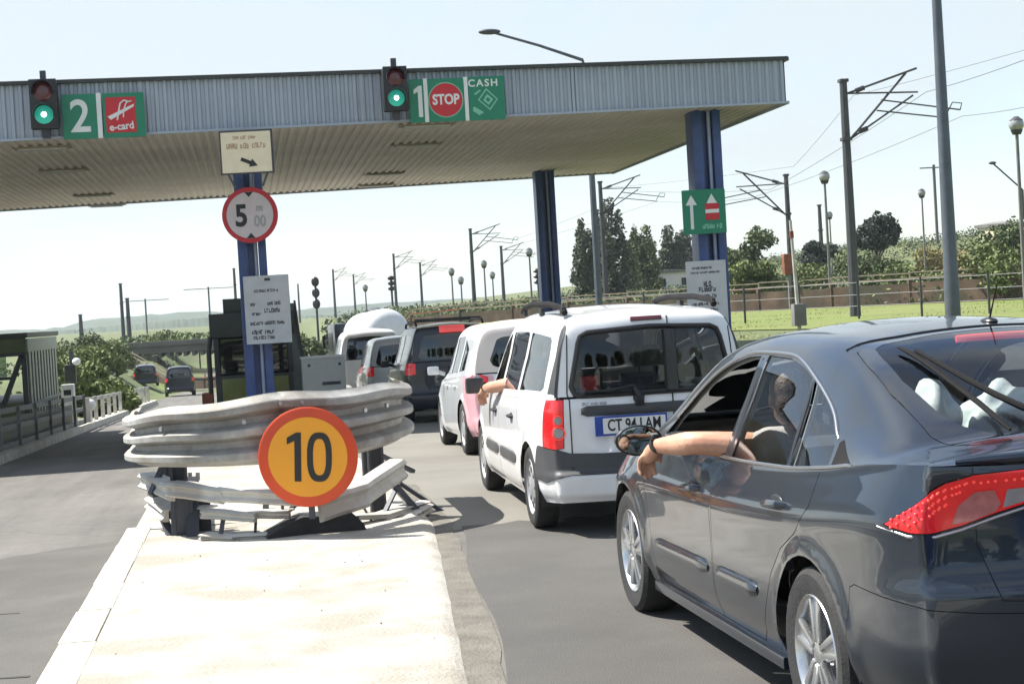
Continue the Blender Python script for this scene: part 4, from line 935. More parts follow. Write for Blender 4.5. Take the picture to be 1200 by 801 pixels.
# pale silver hatchback with its faded pink tail
T_SIL = pose(3.27, 19.5, -.01, 2.5)
exs = [dict(patch='A', name='rear_panel', poly=[(0, -.66, .1), (.6, -.62, .1), (.80, -.36, .1), (.83, -.26, .25), (.835, -.28, .45), (.842, -.05, .70), (.842, -.02, 1.2), (0, -.66, 1.2)], mat=M['pink'])]
exs[0]['poly'] = [(.842, .02, .1), (.842, -.27, .45), (.842, -.10, .80), (.842, .05, .93), (.70, -.60, .93), (.52, -.63, .93), (.46, -.635, .5), (.46, -.635, .1)]
def rear_cap(sh): return [(0, .0), (2.2/NR, 0), (3.2/NR, .2), (4.4/NR, .4), (4.6/NR, 1.04), (0, 1.04)]
exs.append(dict(patch='B', name='tailgate_top', poly2=rear_cap, mat=M['pale_pink'], sides=['LR']))
exs.append(dict(patch='B', name='roof_panel', poly2=lambda sh: [(4.8/NR, .44), (10.5/NR, .44), (10.5/NR, 1.04), (4.8/NR, 1.04)], mat=M['cream'], sides=['LR'], off=.0))
sil, sil_sh = car('hatchback_car', T_SIL, COMPACT, M['silver'], 'pale silver hatchback with pink rear corner and cream roof ahead of the white estate', [('front_window', g_f), ('side_window', g_r), ('quarter_window', [(.58, 1.015), (.05, 1.04), (.12, 1.30), (.58, 1.44)])], rr_xz(0, 1.06, .56, 1.42, .09), tail_h, exs, None, glass='glass_dark')
for k in (-1, 1):
    lm = [o for o in sil.children if o.name.startswith('tail_light')][0 if k < 0 else 1]
    for z, r_ in ((.90, .05),):
        v = Vector(sil_sh.mapA(*[np.array([t]) for t in sil_sh.invA([(.715, -.575, z)])[0]], .008)[0][0]); v.x *= k
        b = MB(); b.ell(v, (r_, .02, r_*.8), 14); b.build('lens', M['clear_lens'], lm)
    b = MB(); c = Vector((k*.95, 2.0, .99)); b.box(c, (.15, .08, .11), None, .03); b.bar((k*.80, 2.02, .94), c, .04, .05); b.build('mirror', M['silver'], sil)
    for y in (.62, 1.5):
        b = MB(); b.tube([(k*.83, y - .08, .80), (k*.858, y - .04, .80), (k*.858, y + .04, .80), (k*.83, y + .08, .80)], .013, 8); b.build('handle', M['silver'], sil)
# dark off-roader
SUV = scaled(ESTATE, 1.03, .98, 1.09, wheels=[(0, .34, .38), (2.80, .34, .38)])
T_SUV = pose(3.56, 30.0, 0)
suv, suv_sh = car('off_roader', T_SUV, SUV, M['darkcar'], 'dark navy off roader with roof rails and high red brake light', [('front_window', g_f), ('side_window', g_r), ('quarter_window', g_q)], rr_xz(0, 1.02, .60, 1.42, .07), tail_s, [dict(patch='B', name='roof_panel', poly2=lambda sh: [(5.2/NR, .46), (10.5/NR, .46), (10.5/NR, 1.04), (5.2/NR, 1.04)], mat=M['cream'], sides=['LR'])], None, glass='glass_dark', n=(80, 26, 90, 14))
b = MB(); b.box((0, -.70, 1.64), (.46, .10, .13), (-.2, 0, 0), .02); b.build('brake_light', M['red_dot'], suv)
for k in (-1, 1):
    b = MB(); b.tube([(k*.60, -.42, 1.73), (k*.60, -.34, 1.79), (k*.60, .6, 1.82), (k*.60, 1.45, 1.80), (k*.60, 1.55, 1.74)], .022, 8); b.build('roof_rail', M['black'], suv)
    b = MB(); c = Vector((k*.99, 2.2, 1.08)); b.box(c, (.16, .09, .13), None, .035); b.bar((k*.84, 2.24, 1.04), c, .04, .05); b.build('mirror', M['black'], suv)
for y in (-.2, 1.2):
    b = MB(); b.bar((-.60, y, 1.84), (.60, y, 1.84), .05, .03, bev=.008); b.build('roof_bar', M['black'], suv)
# white cars beyond
T_W1 = pose(3.30, 37.0, 0)
WAG = scaled(ESTATE, .98, .94, 1.03)
car('white_hatchback', T_W1, WAG, M['white_paint'], 'white car at the booth window, next after the dark off roader', [('front_window', g_f), ('side_window', g_r), ('quarter_window', g_q)], rr_xz(0, 1.0, .60, 1.43, .09), tail_s, (), None, glass='glass_dark', n=(60, 22, 70, 12))
T_W2 = pose(3.05, 43.0, 0)
car('white_minivan', T_W2, scaled(ESTATE, 1.05, 1.0, 1.22), M['white_paint'], 'tall white minivan just behind the tanker truck', [('front_window', g_f), ('side_window', g_r), ('quarter_window', g_q)], rr_xz(0, .98, .62, 1.44, .06), tail_s, (), None, glass='glass_dark', n=(60, 22, 70, 12))
# tanker truck at the head of the queue
def tanker(T):
    root = empty('tanker_truck', label='small tanker truck with a rounded white tank at the queue head', cat='truck', group='cars queueing at the toll booth'); root.matrix_world = T
    b = MB(); prof = [(-.01, .001), (0, .30), (.05, .55), (.14, .70), (.28, .79), (.5, .84), (4.2, .84), (4.45, .78), (4.6, .55), (4.65, .001)]
    b.lathe(prof, 36, 'y', (0, 0, 2.08)); t = b.build('tank', M['tank'], root, 30)
    for y in (2.3,):
        b = MB(); b.lathe([(y - .04, .835), (y - .04, .85), (y + .04, .85), (y + .04, .835)], 36, 'y', (0, 0, 2.08), True); b.build('tank_band', M['metal_grey'], t)
    b = MB(); b.lathe([(2.9, .22), (3.02, .22), (3.02, .001)], 18, 'z', (0, 2.2, 0)); b.build('tank_hatch', M['metal_grey'], t)
    b = MB()
    for k in (-1, 1): b.box((k*.42, 2.9, .88), (.12, 6.6, .22))
    for y in (.2, 2.2, 4.2): b.box((0, y, .92), (1.0, .10, .16))
    b.build('chassis', M['dark_steel'], root)
    b = MB(); b.box((0, 5.75, 1.65), (2.05, 1.6, 1.9), None, .12); c = b.build('cab', M['darkcar'], root)
    b = MB(); b.box((0, 4.945, 1.95), (1.4, .02, .6)); b.build('rear_window', M['trimblack'], c)
    for k in (-1, 1):
        b = MB(); b.box((k*1.03, 5.85, 1.95), (.02, .9, .65), None, .02); b.build('side_window', M['trimblack'], c)
        b = MB(); b.box((k*1.22, 6.3, 1.95), (.10, .06, .5), None, .03); b.bar((k*1.0, 6.4, 2.1), (k*1.2, 6.3, 2.1), .03); b.build('mirror', M['black'], c)
        b = MB(); b.box((k*.80, -.05, .80), (.34, .05, .16), None, .02); b.build('tail_light', M['red_lens'], root)
        for y in (1.1, 5.6): wheel(root, k*.82, y, .46, 'cap', k, .28)
        b = MB(); b.box((k*.85, 1.1, 1.0), (.34, 1.2, .05), None, .02); b.build('mudguard', M['black'], root)
    b = MB(); b.box((0, -.02, .62), (1.9, .08, .14), None, .02); b.build('bumper', M['dark_steel'], root)
tanker(pose(4.75, 57.0, .12, 5.0))
# far cars driving away down the other lane
def far_car(u, v, d, S, paint, label):
    p = P(u, v, d); T = pose(p.x, p.y, .05)
    return car('distant_car', T, S, paint, label, [('side_window', [(2.30, .985), (-.30, 1.035), (-.30, 1.40), (1.72, 1.45)])], rr_xz(0, 1.0, .60, 1.44, .07), tail_s, (), None, group='cars driving away beyond the toll booth', glass='glass_dark', n=(44, 16, 44, 8))
far_car(211, 452, 96, scaled(ESTATE, 1.0, .95, 1.06), M['darkcar'], 'dark van seen from behind driving away left of the booth')
far_car(171, 448, 112, scaled(ESTATE, .98, .98, .90), M['darkcar'], 'low dark saloon far down the lane left of the van')
# ------------------------------------------------------------ ground, road, island
def asphalt():
    m, nt, b, o = node_mat('worn_asphalt'); t = N(nt, 'ShaderNodeTexCoord'); l = nt.links.new
    def noise(sc, det, mapping=None, ro=.55):
        n = N(nt, 'ShaderNodeTexNoise'); n.inputs['Scale'].default_value = sc; n.inputs['Detail'].default_value = det; n.inputs['Roughness'].default_value = ro
        if mapping:
            mp = N(nt, 'ShaderNodeMapping'); mp.inputs['Scale'].default_value = mapping; l(t.outputs['Object'], mp.inputs['Vector']); l(mp.outputs['Vector'], n.inputs['Vector'])
        else: l(t.outputs['Object'], n.inputs['Vector'])
        return n
    a = noise(.35, 5); bn = noise(1.1, 4, (3.0, .16, 1)); g = noise(170, 2); h = noise(9, 6)
    r1 = N(nt, 'ShaderNodeValToRGB'); e = r1.color_ramp.elements; e[0].position = .32; e[0].color = (.112, .107, .098, 1); e[1].position = .68; e[1].color = (.172, .164, .148, 1); l(a.outputs['Fac'], r1.inputs['Fac'])
    r2 = N(nt, 'ShaderNodeMapRange'); r2.inputs['From Min'].default_value = .3; r2.inputs['From Max'].default_value = .7; r2.inputs['To Min'].default_value = .80; r2.inputs['To Max'].default_value = 1.12; l(bn.outputs['Fac'], r2.inputs['Value'])
    r3 = N(nt, 'ShaderNodeMapRange'); r3.inputs['From Min'].default_value = .3; r3.inputs['From Max'].default_value = .7; r3.inputs['To Min'].default_value = .72; r3.inputs['To Max'].default_value = 1.28; l(g.outputs['Fac'], r3.inputs['Value'])
    r4 = N(nt, 'ShaderNodeMapRange'); r4.inputs['From Min'].default_value = .3; r4.inputs['From Max'].default_value = .7; r4.inputs['To Min'].default_value = .90; r4.inputs['To Max'].default_value = 1.10; l(h.outputs['Fac'], r4.inputs['Value'])
    last = r1.outputs['Color']
    for q in (r2, r3, r4):
        k = N(nt, 'ShaderNodeMixRGB', blend_type='MULTIPLY'); k.inputs['Fac'].default_value = 1; l(last, k.inputs['Color1']); l(q.outputs['Result'], k.inputs['Color2']); last = k.outputs['Color']
    # cracks and oil drips
    w = noise(2.2, 3); mv = N(nt, 'ShaderNodeMixRGB'); mv.inputs['Fac'].default_value = .22; l(t.outputs['Object'], mv.inputs['Color1']); l(w.outputs['Color'], mv.inputs['Color2'])
    v = N(nt, 'ShaderNodeTexVoronoi', feature='DISTANCE_TO_EDGE'); v.inputs['Scale'].default_value = .42; l(mv.outputs['Color'], v.inputs['Vector'])
    c = N(nt, 'ShaderNodeMapRange'); c.inputs['From Min'].default_value = .0; c.inputs['From Max'].default_value = .010; c.inputs['To Min'].default_value = .62; c.inputs['To Max'].default_value = 1; l(v.outputs['Distance'], c.inputs['Value'])
    k = N(nt, 'ShaderNodeMixRGB', blend_type='MULTIPLY'); l(a.outputs['Fac'], k.inputs['Fac']); l(last, k.inputs['Color1']); l(c.outputs['Result'], k.inputs['Color2']); last = k.outputs['Color']
    d = noise(1.7, 5, (1, .5, 1), .7); rd = N(nt, 'ShaderNodeValToRGB'); rd.color_ramp.elements[0].position = .66; rd.color_ramp.elements[1].position = .74; l(d.outputs['Fac'], rd.inputs['Fac'])
    k = N(nt, 'ShaderNodeMixRGB'); k.inputs['Color2'].default_value = (.062, .060, .056, 1); md = N(nt, 'ShaderNodeMath', operation='MULTIPLY'); md.inputs[1].default_value = .55; l(rd.outputs['Color'], md.inputs[0]); l(md.outputs['Value'], k.inputs['Fac']); l(last, k.inputs['Color1']); last = k.outputs['Color']
    l(last, b.inputs['Base Color']); b.inputs['Roughness'].default_value = .88; b.inputs['Specular IOR Level'].default_value = .35
    bp = N(nt, 'ShaderNodeBump'); bp.inputs['Strength'].default_value = .5; bp.inputs['Distance'].default_value = .008; l(g.outputs['Fac'], bp.inputs['Height']); l(bp.outputs['Normal'], b.inputs['Normal'])
    return m
M['asphalt'] = asphalt()
M['concrete'] = mat('sunbleached_concrete', (.43, .41, .365), .92, var=.16, scale=3, var2=(.31, .285, .24), s2=1.6, bump=.5, bscale=45, spec=.25)
M['kerb'] = mat('white_kerb_paint', (.60, .57, .50), .85, var=.15, scale=7, var2=(.46, .42, .35), s2=3, bump=.3, bscale=30, spec=.25)
M['dirt'] = mat('sandy_dirt', (.165, .153, .133), .95, var=.25, scale=5, bump=.6, bscale=60, spec=.15)
def axis(a, b, dense0, dense1, step, grow=1.25):
    o = list(np.arange(dense0, dense1 + 1e-6, step)); s = step; x = dense0; pre = []
    while x > a: s *= grow; x -= s; pre.append(max(a, x))
    s = step; x = o[-1]; post = []
    while x < b: s *= grow; x += s; post.append(min(b, x))
    return pre[::-1] + o + post
def sheet(name, xs, ys, zf, m, kind='structure'):
    b = MB(); b.grid([[(x, y, zf(x, y)) for x in xs] for y in ys]); o = b.build(name, m, None, 80)
    if o.data.polygons[0].normal.z < 0: o.data.flip_normals()
    return tag(o, kind=kind)
sheet('ground', axis(-3500, 3500, -14, 60, 1.0), axis(-150, 5000, -10, 190, 1.6), lambda x, y: gz(x, y) - .03, M['straw'])
rx = [-4.75, -4, -3, -2.2, -1.6, -1.2, -.8, -.4, 0, .4, .8, 1.2, 1.6, 2, 3, 4, 5.2]
sheet('road', rx, list(np.arange(-10, 190, 1.5)), lambda x, y: gz(x, y), M['asphalt'])
M['crack'] = mat('tar_filled_crack', (.045, .043, .040), .9, var=.3)
M['new_asphalt'] = mat('darker_lane_asphalt', (.104, .100, .093), .87, var=.16, scale=1.1, var2=(.086, .083, .078), s2=.7, bump=.5, bscale=150, spec=.35)
b = MB(); rows = []; rdl = random.Random(9)
for q in np.linspace(0, 1, 26):
    x = 1.4 + 3.75*q
    far = 12.6 + .25*math.sin(x*2.1) + rdl.uniform(-.08, .08) - .5*max(0, 1.9 - x)
    rows.append([((lambda xl: (xl + (5.15 - xl)*q, y, gz(2, y) + .006))(.86 + .083*(max(2, min(y, 12.6)) - 7) + .16 + .03*math.sin(y*1.7))) for y in np.linspace(-9, far, 40)])
b.grid(rows); o = b.build('road', M['new_asphalt'], None, 80)
if o.data.polygons[0].normal.z < 0: o.data.flip_normals()
tag(o, kind='structure')
M['pale_pave'] = mat('pale_worn_pavement', (.205, .195, .172), .9, var=.14, scale=1.2, var2=(.165, .157, .138), s2=.6, bump=.4, bscale=120, spec=.3)
b = MB(); b.grid([[(x, y, gz(x, y) + .003) for x in np.linspace(-.2, 5.15, 12)] for y in np.arange(12.2, 75, 1.2)]); o = b.build('pavement', M['pale_pave'], None, 80)
if o.data.polygons[0].normal.z < 0: o.data.flip_normals()
tag(o, kind='structure')
for x0, x1 in ((-24, -4.78), (5.22, 8.6)):
    b = MB(); b.grid([[(x, y, gz(x, y) + .003) for x in np.linspace(x0, x1, 14)] for y in np.arange(-10, 58, 1.6)]); o = b.build('pavement', M['pale_pave'], None, 80)
    if o.data.polygons[0].normal.z < 0: o.data.flip_normals()
    tag(o, kind='structure')
M['patch'] = mat('older_lane_asphalt', (.118, .113, .104), .88, var=.16, scale=1.4, var2=(.098, .094, .087), s2=.8, bump=.5, bscale=150, spec=.3)
b = MB(); rows = []
for q in np.linspace(0, 1, 26):
    x = -1.06 - 3.3*q; far = 14.4 - 2.0*q + .2*math.sin(x*3.1) + rdl.uniform(-.07, .07); rows.append([(x, y, gz(x, y) + .006) for y in np.linspace(-9, far, 40)])
b.grid(rows); o = b.build('road', M['patch'], None, 80)
if o.data.polygons[0].normal.z < 0: o.data.flip_normals()
tag(o, kind='structure')
for pts in (((-2.9, 10.2), (-2.5, 10.35), (-2.2, 10.3), (-1.9, 10.55), (-1.5, 10.5)), ((-3.4, 12.0), (-2.7, 11.8), (-2.1, 12.1)), ((-1.9, 8.2), (-1.5, 8.35), (-1.12, 8.3))):
    b = MB(); pp = catmull(pts, 6); rows = []
    for x, y in pp: w = rdl.uniform(.008, .028); dx = rdl.uniform(-.03, .03); rows.append([(x + dx, y - w, gz(x, y) + .0085), (x + dx, y + w, gz(x, y) + .0085)] if abs(pts[0][0] - pts[-1][0]) > .6 else [(x + dx - w, y, gz(x, y) + .0085), (x + dx + w, y, gz(x, y) + .0085)])
    b.grid(rows); tag(b.build('road', M['crack'], None, 0), kind='structure')
isl = lambda x, y: gz(2.2, y) + .045
def island():
    ys = list(np.arange(-8, 13.4, .35)); b = MB(); rd = random.Random(4)
    ed = {i: rd.uniform(-.006, .006) for i in range(len(ys))}
    rows = []
    for i, y in enumerate(ys):
        xr = .79 + .083*(max(2, min(y, 12.6)) - 7) + ed[i]
        rows.append([(-.86, y, isl(0, y) - .5), (-.86, y, isl(0, y))] + [(x, y, isl(0, y) + .012*math.sin(3*x + y)) for x in (-.5, -.2, .1, .35)] + [(xr - .04, y, isl(0, y) - .003), (xr + .02, y, isl(0, y) - .02), (xr + .09, y, isl(0, y) - .06), (xr + .1, y, isl(0, y) - .6)])
    b.grid(rows); o = b.build('island', M['concrete'], None, 40)
    return tag(o, kind='structure')
isl_o = island()
b = MB(); b.grid([[(x, y, isl(0, y) - (.0 if -1.0 < x < 1.24 else .8)) for x in (-1.03, -.98, 0, 1.2, 1.26)] for y in np.arange(13.4, 55, .8)]); tag(b.build('island', M['concrete'], None, 40), kind='structure')
kme = MB().box((0, .5, 0), (.19, .985, .62), None, .018).mesh('kerb_stone', M['kerb'])
for i in range(22):
    o = link('kerb_stone', kme, isl_o); y = -7.6 + i*.96; o.location = (-.955 + random.uniform(-.008, .008), y, isl(0, y + .5) - .303 + random.uniform(-.004, .004)); o.scale = (1, .96, 1)
b = MB(); rd = random.Random(11); rows = []
for y in np.arange(-3, 16, .3):
    x0 = .83 + .083*(max(2, min(y, 12.6)) - 7); w = .17 + .02*math.sin(y*.9) + rd.uniform(-.015, .015)
    rows.append([(x0 - .05, y, gz(1.2, y) + .012), (x0 + w*.5, y, gz(1.4, y) + .009), (x0 + w, y, gz(1.5, y) + .004)])
b.grid(rows); tag(b.build('dirt', M['dirt'], None, 60), kind='stuff')
# loose gravel on the island and by the kerb
b = MB(); rd = random.Random(5)
for i in range(70):
    x, y = rd.uniform(-.8, 1.5), rd.uniform(4.2, 13); z = isl(0, y) if x < 1.0 else gz(x, y); r = rd.uniform(.003, .007)
    m = Matrix.Translation((x, y, z + r*.3)) @ Euler((rd.random()*6, rd.random()*6, rd.random()*6)).to_matrix().to_4x4() @ Matrix.Diagonal((r, r*.8, r*.55, 1))
    bmesh.ops.create_icosphere(b.bm, subdivisions=1, radius=1, matrix=m)
tag(b.build('gravel', M['dirt'], None, 30), kind='stuff')

# ------------------------------------------------------------ canopy
YF, YB0, YB1 = 27.9, 44.5, 42.0
XL, XR = -17.0, 9.46
zb_ = lambda x: 4.75 + .0085*(x + 4.2)
ztop = lambda x: zb_(x) + .925 - .0113*(x + 4.2)
M['soffit_light'] = mat('dull_light_panel', (.30, .25, .19), .6)
can = empty('toll_canopy', (0, 0, 0), 0, 'long flat toll canopy with corrugated grey fascia and beige underside', 'canopy')
def corr(x0, x1, step, amp):
    xs = []; x = x0
    while x < x1:
        for f, d in ((0, 0), (.35, 0), (.5, 1), (.85, 1)): xs.append((min(x1, x + f*step), d*amp))
        x += step
    xs.append((x1, 0)); return xs
b = MB(); rows = [[], []]
for x, d in corr(XL, XR, .135, .03):
    rows[0].append((x, YF - d, zb_(x))); rows[1].append((x, YF - d, ztop(x)))
b.grid(rows); b.build('fascia', M['fascia'], can, 0)
for x in np.arange(XL + 1.1, XR, 3.6):
    b = MB(); b.bar((x, YF - .034, zb_(x) + .03), (x, YF - .034, ztop(x) - .03), .05, .012, up=(0, 1, 0)); b.build('seam_strip', M['fascia'], can)
b = MB(); rows = [[], []]
for y, d in corr(YF, YB1, .135, .03):
    rows[0].append((XR + d, y, zb_(XR))); rows[1].append((XR + d, y, ztop(XR)))
b.grid(rows); b.build('side_fascia', M['fascia'], can, 0)
b = MB(); rows = [[], []]
yb = lambda x: YB0 + (YB1 - YB0)*(x - XL)/(XR - XL)
for x, d in corr(XL, XR, .16, .035):
    rows[0].append((x, YF + .02, zb_(x) + .03 + d)); rows[1].append((x, yb(x), zb_(x) + .03 + d))
b.grid(rows); b.build('soffit', M['soffit'], can, 0)
b = MB(); b.grid([[(XL, YF + .03, ztop(XL) - .05), (XR - .03, YF + .03, ztop(XR) - .05)], [(XL, YB0, ztop(XL) - .05), (XR - .03, YB1, ztop(XR) - .05)]]); b.build('roof', M['booth_grey'], can, 0)
b = MB(); b.grid([[(XL, YB0, zb_(XL)), (XR, YB1, zb_(XR))], [(XL, YB0, ztop(XL)), (XR, YB1, ztop(XR))]]); b.build('back_fascia', M['fascia'], can, 0)
for a, c in (((XL, YF - .05, ztop(XL)), (XR + .05, YF - .05, ztop(XR))), ((XR + .05, YF, ztop(XR)), (XR + .05, YB1, ztop(XR))), ):
    b = MB(); b.bar(a, c, .10, .06); b.build('edge_trim', M['booth_dark'], can)
for a, c in (((XL, YF - .045, zb_(XL) + .01), (XR + .045, YF - .045, zb_(XR) + .01)), ((XR + .045, YF, zb_(XR) + .01), (XR + .045, YB1, zb_(XR) + .01)), ((XL, YB0 + .02, zb_(XL) + .02), (XR, YB1 + .02, zb_(XR) + .02))):
    b = MB(); b.bar(a, c, .05, .04); b.build('drip_edge', M['fascia'], can)
def on_soffit(u, v):
    r = ray(u, v); t = (4.79 - CAMH)/r.z; p = Vector((0, 0, CAMH)) + r*t; return Vector((p.x, p.y, zb_(p.x) + .03))
for u, v in ((50, 173), (75, 199), (110, 228), (488, 173), (500, 150), (450, 206), (125, 240), (440, 219)):
    p = on_soffit(u, v); b = MB(); b.box(p, (.95, .42, .03), None, .01); o = b.build('light_panel', M['soffit_light'], can)
    b = MB(); b.box(p + Vector((0, 0, -.032)), (.8, .28, .03), None, .008); b.build('diffuser', M['cabinet'], o)
# pillars: steel channels with a pale conduit
def pillar(u, d, w, vref, label, foot=True):
    p = P(u, vref, d); z0 = gz(p.x, p.y) - .05 if abs(p.x) > 1.5 else isl(0, p.y); z1 = zb_(p.x) + .04
    r = empty('canopy_pillar', (p.x, p.y, z0), 0, label, 'pillar', 'pillars carrying the toll canopy'); h = z1 - z0
    b = MB(); b.box((-w*.33, 0, h/2), (w*.34, w*.9, h), None, .012); b.build('flange', M['blue_paint'], r)
    b = MB(); b.box((w*.36, 0, h/2), (w*.28, w*.9, h), None, .012); b.build('flange', M['blue_paint'], r)
    b = MB(); b.box((0, .03, h/2), (w*.40, w*.3, h)); b.build('web', M['blue_paint'], r)
    b = MB(); b.cyl((w*.13, -w*.26, .05), (w*.13, -w*.26, h - .02), .034, n=10); b.build('conduit', M['light_blue'], r)
    b = MB(); b.box((0, 0, .02), (w*1.5, w*1.5, .04), None, .01); b.build('base_plate', M['dark_steel'], r)
    return r, p, z0, h
pl, pLp, z0L, hL = pillar(303, 29.6, .50, 420, 'blue steel canopy pillar carrying the round height sign')
pr, pRp, z0R, hR = pillar(827, 29.8, .52, 210, 'blue steel canopy pillar with the green lane arrow sign')
pillar(641, 41.0, .47, 285, 'blue steel canopy pillar at the back beyond the white estate')

# ------------------------------------------------------------ traffic lights and signs
def signal(u, v, h, label):
    p = PY(u, v, YF - .32); r = empty('traffic_light', p, 0, label, 'traffic light', 'lane lights on the canopy edge'); w = h*.56
    b = MB(); b.box((0, 0, 0), (w, .24, h), None, .03); b.build('housing', M['black'], r)
    b = MB(); b.box((0, -.125, 0), (w*.98, .02, h*1.02), None, .01); b.build('backboard', M['trimblack'], r)
    for a_, c_, w_ in (((0, .05, h*.5), (0, .05, h*.5 + .16), .09), ((0, .05, -h*.5), (0, .05, -h*.5 - .14), .12), ((0, .05, -.02), (0, .30, -.02), .08)):
        b = MB(); b.bar(a_, c_, w_); b.build('bracket', M['dark_steel'], r)
    for z, nm in ((h*.25, 'red_off'), (-h*.22, 'green_lamp')):
        b = MB(); b.lathe([(-.138, w*.34), (-.15, w*.30), (-.158, w*.17), (-.16, .001)], 24, 'y', (0, 0, z)); o = b.build('lens', M[nm], r)
        b = MB(); rows = []
        for y in (-.13, -.30):
            rows.append([(w*.37*math.cos(a), y, z + w*.37*math.sin(a)) for a in np.linspace(-.25, PI + .25, 15)])
        b.grid(rows); b.build('visor', M['black'], r)
        if nm == 'green_lamp':
            b = MB(); b.ell((0, -.16, z), (w*.10, .012, w*.10), 14); b.build('lit_core', M['green_core'], o)
signal(52, 123, .78, 'lane light showing green beside the figure two sign')
signal(463, 105, .72, 'lane light showing green beside the STOP sign')
def board(name, p, rz, label, cat='sign', group=None): return empty(name, p, rz, label, cat, group)
def slab(parent, name, x0, z0, x1, z1, y, t, m, r=.01):
    b = MB(); b.prism(rrect(x0, z0, x1, z1, r), y, y - t); return b.build(name, m, parent, 30)
# lane 2
s2 = board('lane_sign', PY(121, 136, YF - .16), .02, 'green lane sign with white figure two and red card panel')
slab(s2, 'panel', -.64, -.36, -.10, .36, 0, .04, M['sign_green']); slab(s2, 'panel', .0, -.36, .66, .36, 0, .04, M['sign_green'])
slab(s2, 'divider', -.095, -.36, -.02, .37, -.002, .045, M['sign_white'])
text('numeral', '2', .74, -.36, -.02, -.043, M['sign_white'], s2, .92, .010)
rp_ = slab(s2, 'red_panel', .045, -.28, .52, .29, -.041, .006, M['sign_red'])
b = MB(); b.prism([(.07, -.02), (.12, -.075), (.27, .01), (.49, .13), (.50, .175), (.30, .085)], -.048, -.052)
b.build('card_symbol', M['sign_white'], rp_)
b = MB(); b.tube([(.22, -.0495, -.08), (.25, -.0495, .06), (.28, -.0495, .19), (.34, -.0495, .235), (.40, -.0495, .22)], .014, 6); b.tube([(.32, -.0495, -.04), (.33, -.0495, .08), (.38, -.0495, .20), (.46, -.0495, .225)], .012, 6); b.build('card_symbol', M['sign_white'], rp_)
text('lettering', 'e-card', .165, .285, -.185, -.048, M['sign_white'], rp_, .92, .004, rot=-.08)
# lane 1
s1 = board('lane_sign', PY(536, 117, YF - .16), .0, 'green lane sign with red STOP roundel and CASH panel')
slab(s1, 'panel', -.81, -.36, -.52, .36, 0, .04, M['sign_green']); slab(s1, 'panel', -.51, -.36, .11, .36, -.001, .04, M['sign_green']); slab(s1, 'panel', .19, -.36, .80, .37, 0, .04, M['sign_green'])
for x0 in (-.565, .115): slab(s1, 'divider', x0, -.36, x0 + .065, .37, -.003, .045, M['sign_white'])
b = MB(); b.prism([(-.665, -.27), (-.595, -.27), (-.595, .25), (-.645, .25), (-.735, .185), (-.735, .115), (-.665, .15)], -.041, -.046); b.build('numeral', M['sign_white'], s1)
b = MB(); b.prism(circ((-.20, .0), .295, 40), -.041, -.047); rd_ = b.build('roundel', M['sign_dim'], s1)
b = MB(); b.prism(circ((-.20, .0), .278, 40), -.047, -.052); b.build('roundel_face', M['sign_red'], rd_)
text('lettering', 'STOP', .235, -.20, .0, -.053, M['sign_white'], rd_, .80, .008)
text('lettering', 'CASH', .165, .44, .255, -.043, M['sign_white'], s1, 1.05, .004, space=1.25)
b = MB()
def ring(b, pts, w, y):
    n = len(pts); c = Vector((sum(p[0] for p in pts)/n, sum(p[1] for p in pts)/n)); k = 1 - w
    inn = [tuple(c + (Vector(p) - c)*k) for p in pts]
    for i in range(n):
        j = (i+1) % n; b.prism([pts[i], pts[j], inn[j], inn[i]], y, y - .004)
ring(b, [(.49, .17), (.68, -.02), (.54, -.20), (.34, -.02)], .16, -.041); ring(b, [(.50, .07), (.60, -.02), (.52, -.11), (.43, -.03)], .5, -.042)
b.prism([(.24, -.16), (.40, -.26), (.43, -.23), (.27, -.13)], -.041, -.045); b.prism([(.24, -.20), (.36, -.28), (.38, -.25), (.26, -.17)], -.0412, -.045); b.prism([(.30, .06), (.40, .13), (.38, .15), (.28, .08)], -.041, -.045)
b.build('banknote_symbol', M['sign_dim'], s1)
# boards on the left pillar
ba = board('arrow_board', P(289, 178, 26.85), -.10, 'cream board with black slanting arrow on top of the left pillar')
slab(ba, 'frame', -.46, -.38, .46, .38, .03, .04, M['dark_steel']); slab(ba, 'panel', -.43, -.355, .425, .345, -.011, .02, M['cream_board'])
printing('print_line', -.22, .22, .20, .28, -.033, M['board_print'], ba, seed=2); printing('print_line', -.34, .06, .34, .15, -.033, M['board_print'], ba, seed=8)
b = MB(); arrow(b, .04, -.185, .31, .062, -.42, -.032, 2.4); b.build('arrow', M['sign_black'], ba)
for k in (-1, 1):
    b = MB(); b.bar((k*.34, .04, -.37), (k*.24, .04, -.60), .035); b.build('stay', M['dark_steel'], ba)
ba.scale = (.93, .93, .93)
hs = board('height_sign', P(293, 252, 28.95), -.14, 'round white height limit sign with red rim reading 5.00 m')
b = MB(); b.prism(circ((0, 0), .485, 48), .02, -.01); b.build('rim', M['sign_red'], hs)
b = MB(); b.prism(circ((0, 0), .405, 48), -.0105, -.016); b.build('face', mat('height_sign_face', (.60, .53, .55), .5, var=.06), hs)
for s_ in (1, -1):
    b = MB(); b.prism([(-.075, s_*.40), (.075, s_*.40), (0, s_*.31)], -.0165, -.021); b.build('triangle', M['sign_black'], hs)
text('numeral', '5', .52, -.15, -.02, -.018, M['sign_black'], hs, .86, .016)
text('numeral', '00', .27, .17, -.12, -.018, M['sign_grey'], hs, .78, .008); text('numeral', 'm', .17, .17, .12, -.018, M['sign_grey'], hs, .9, .008)
for z in (-.2, .2):
    b = MB(); b.box((0, .07, z), (.45, .10, .05)); b.build('clamp', M['dark_steel'], hs)
n1 = board('notice_board', P(314, 362, 29.15), -.12, 'pale grey notice board with rows of dark print on the left pillar')
slab(n1, 'panel', -.40, -.60, .39, .59, .0, .025, M['notice'])
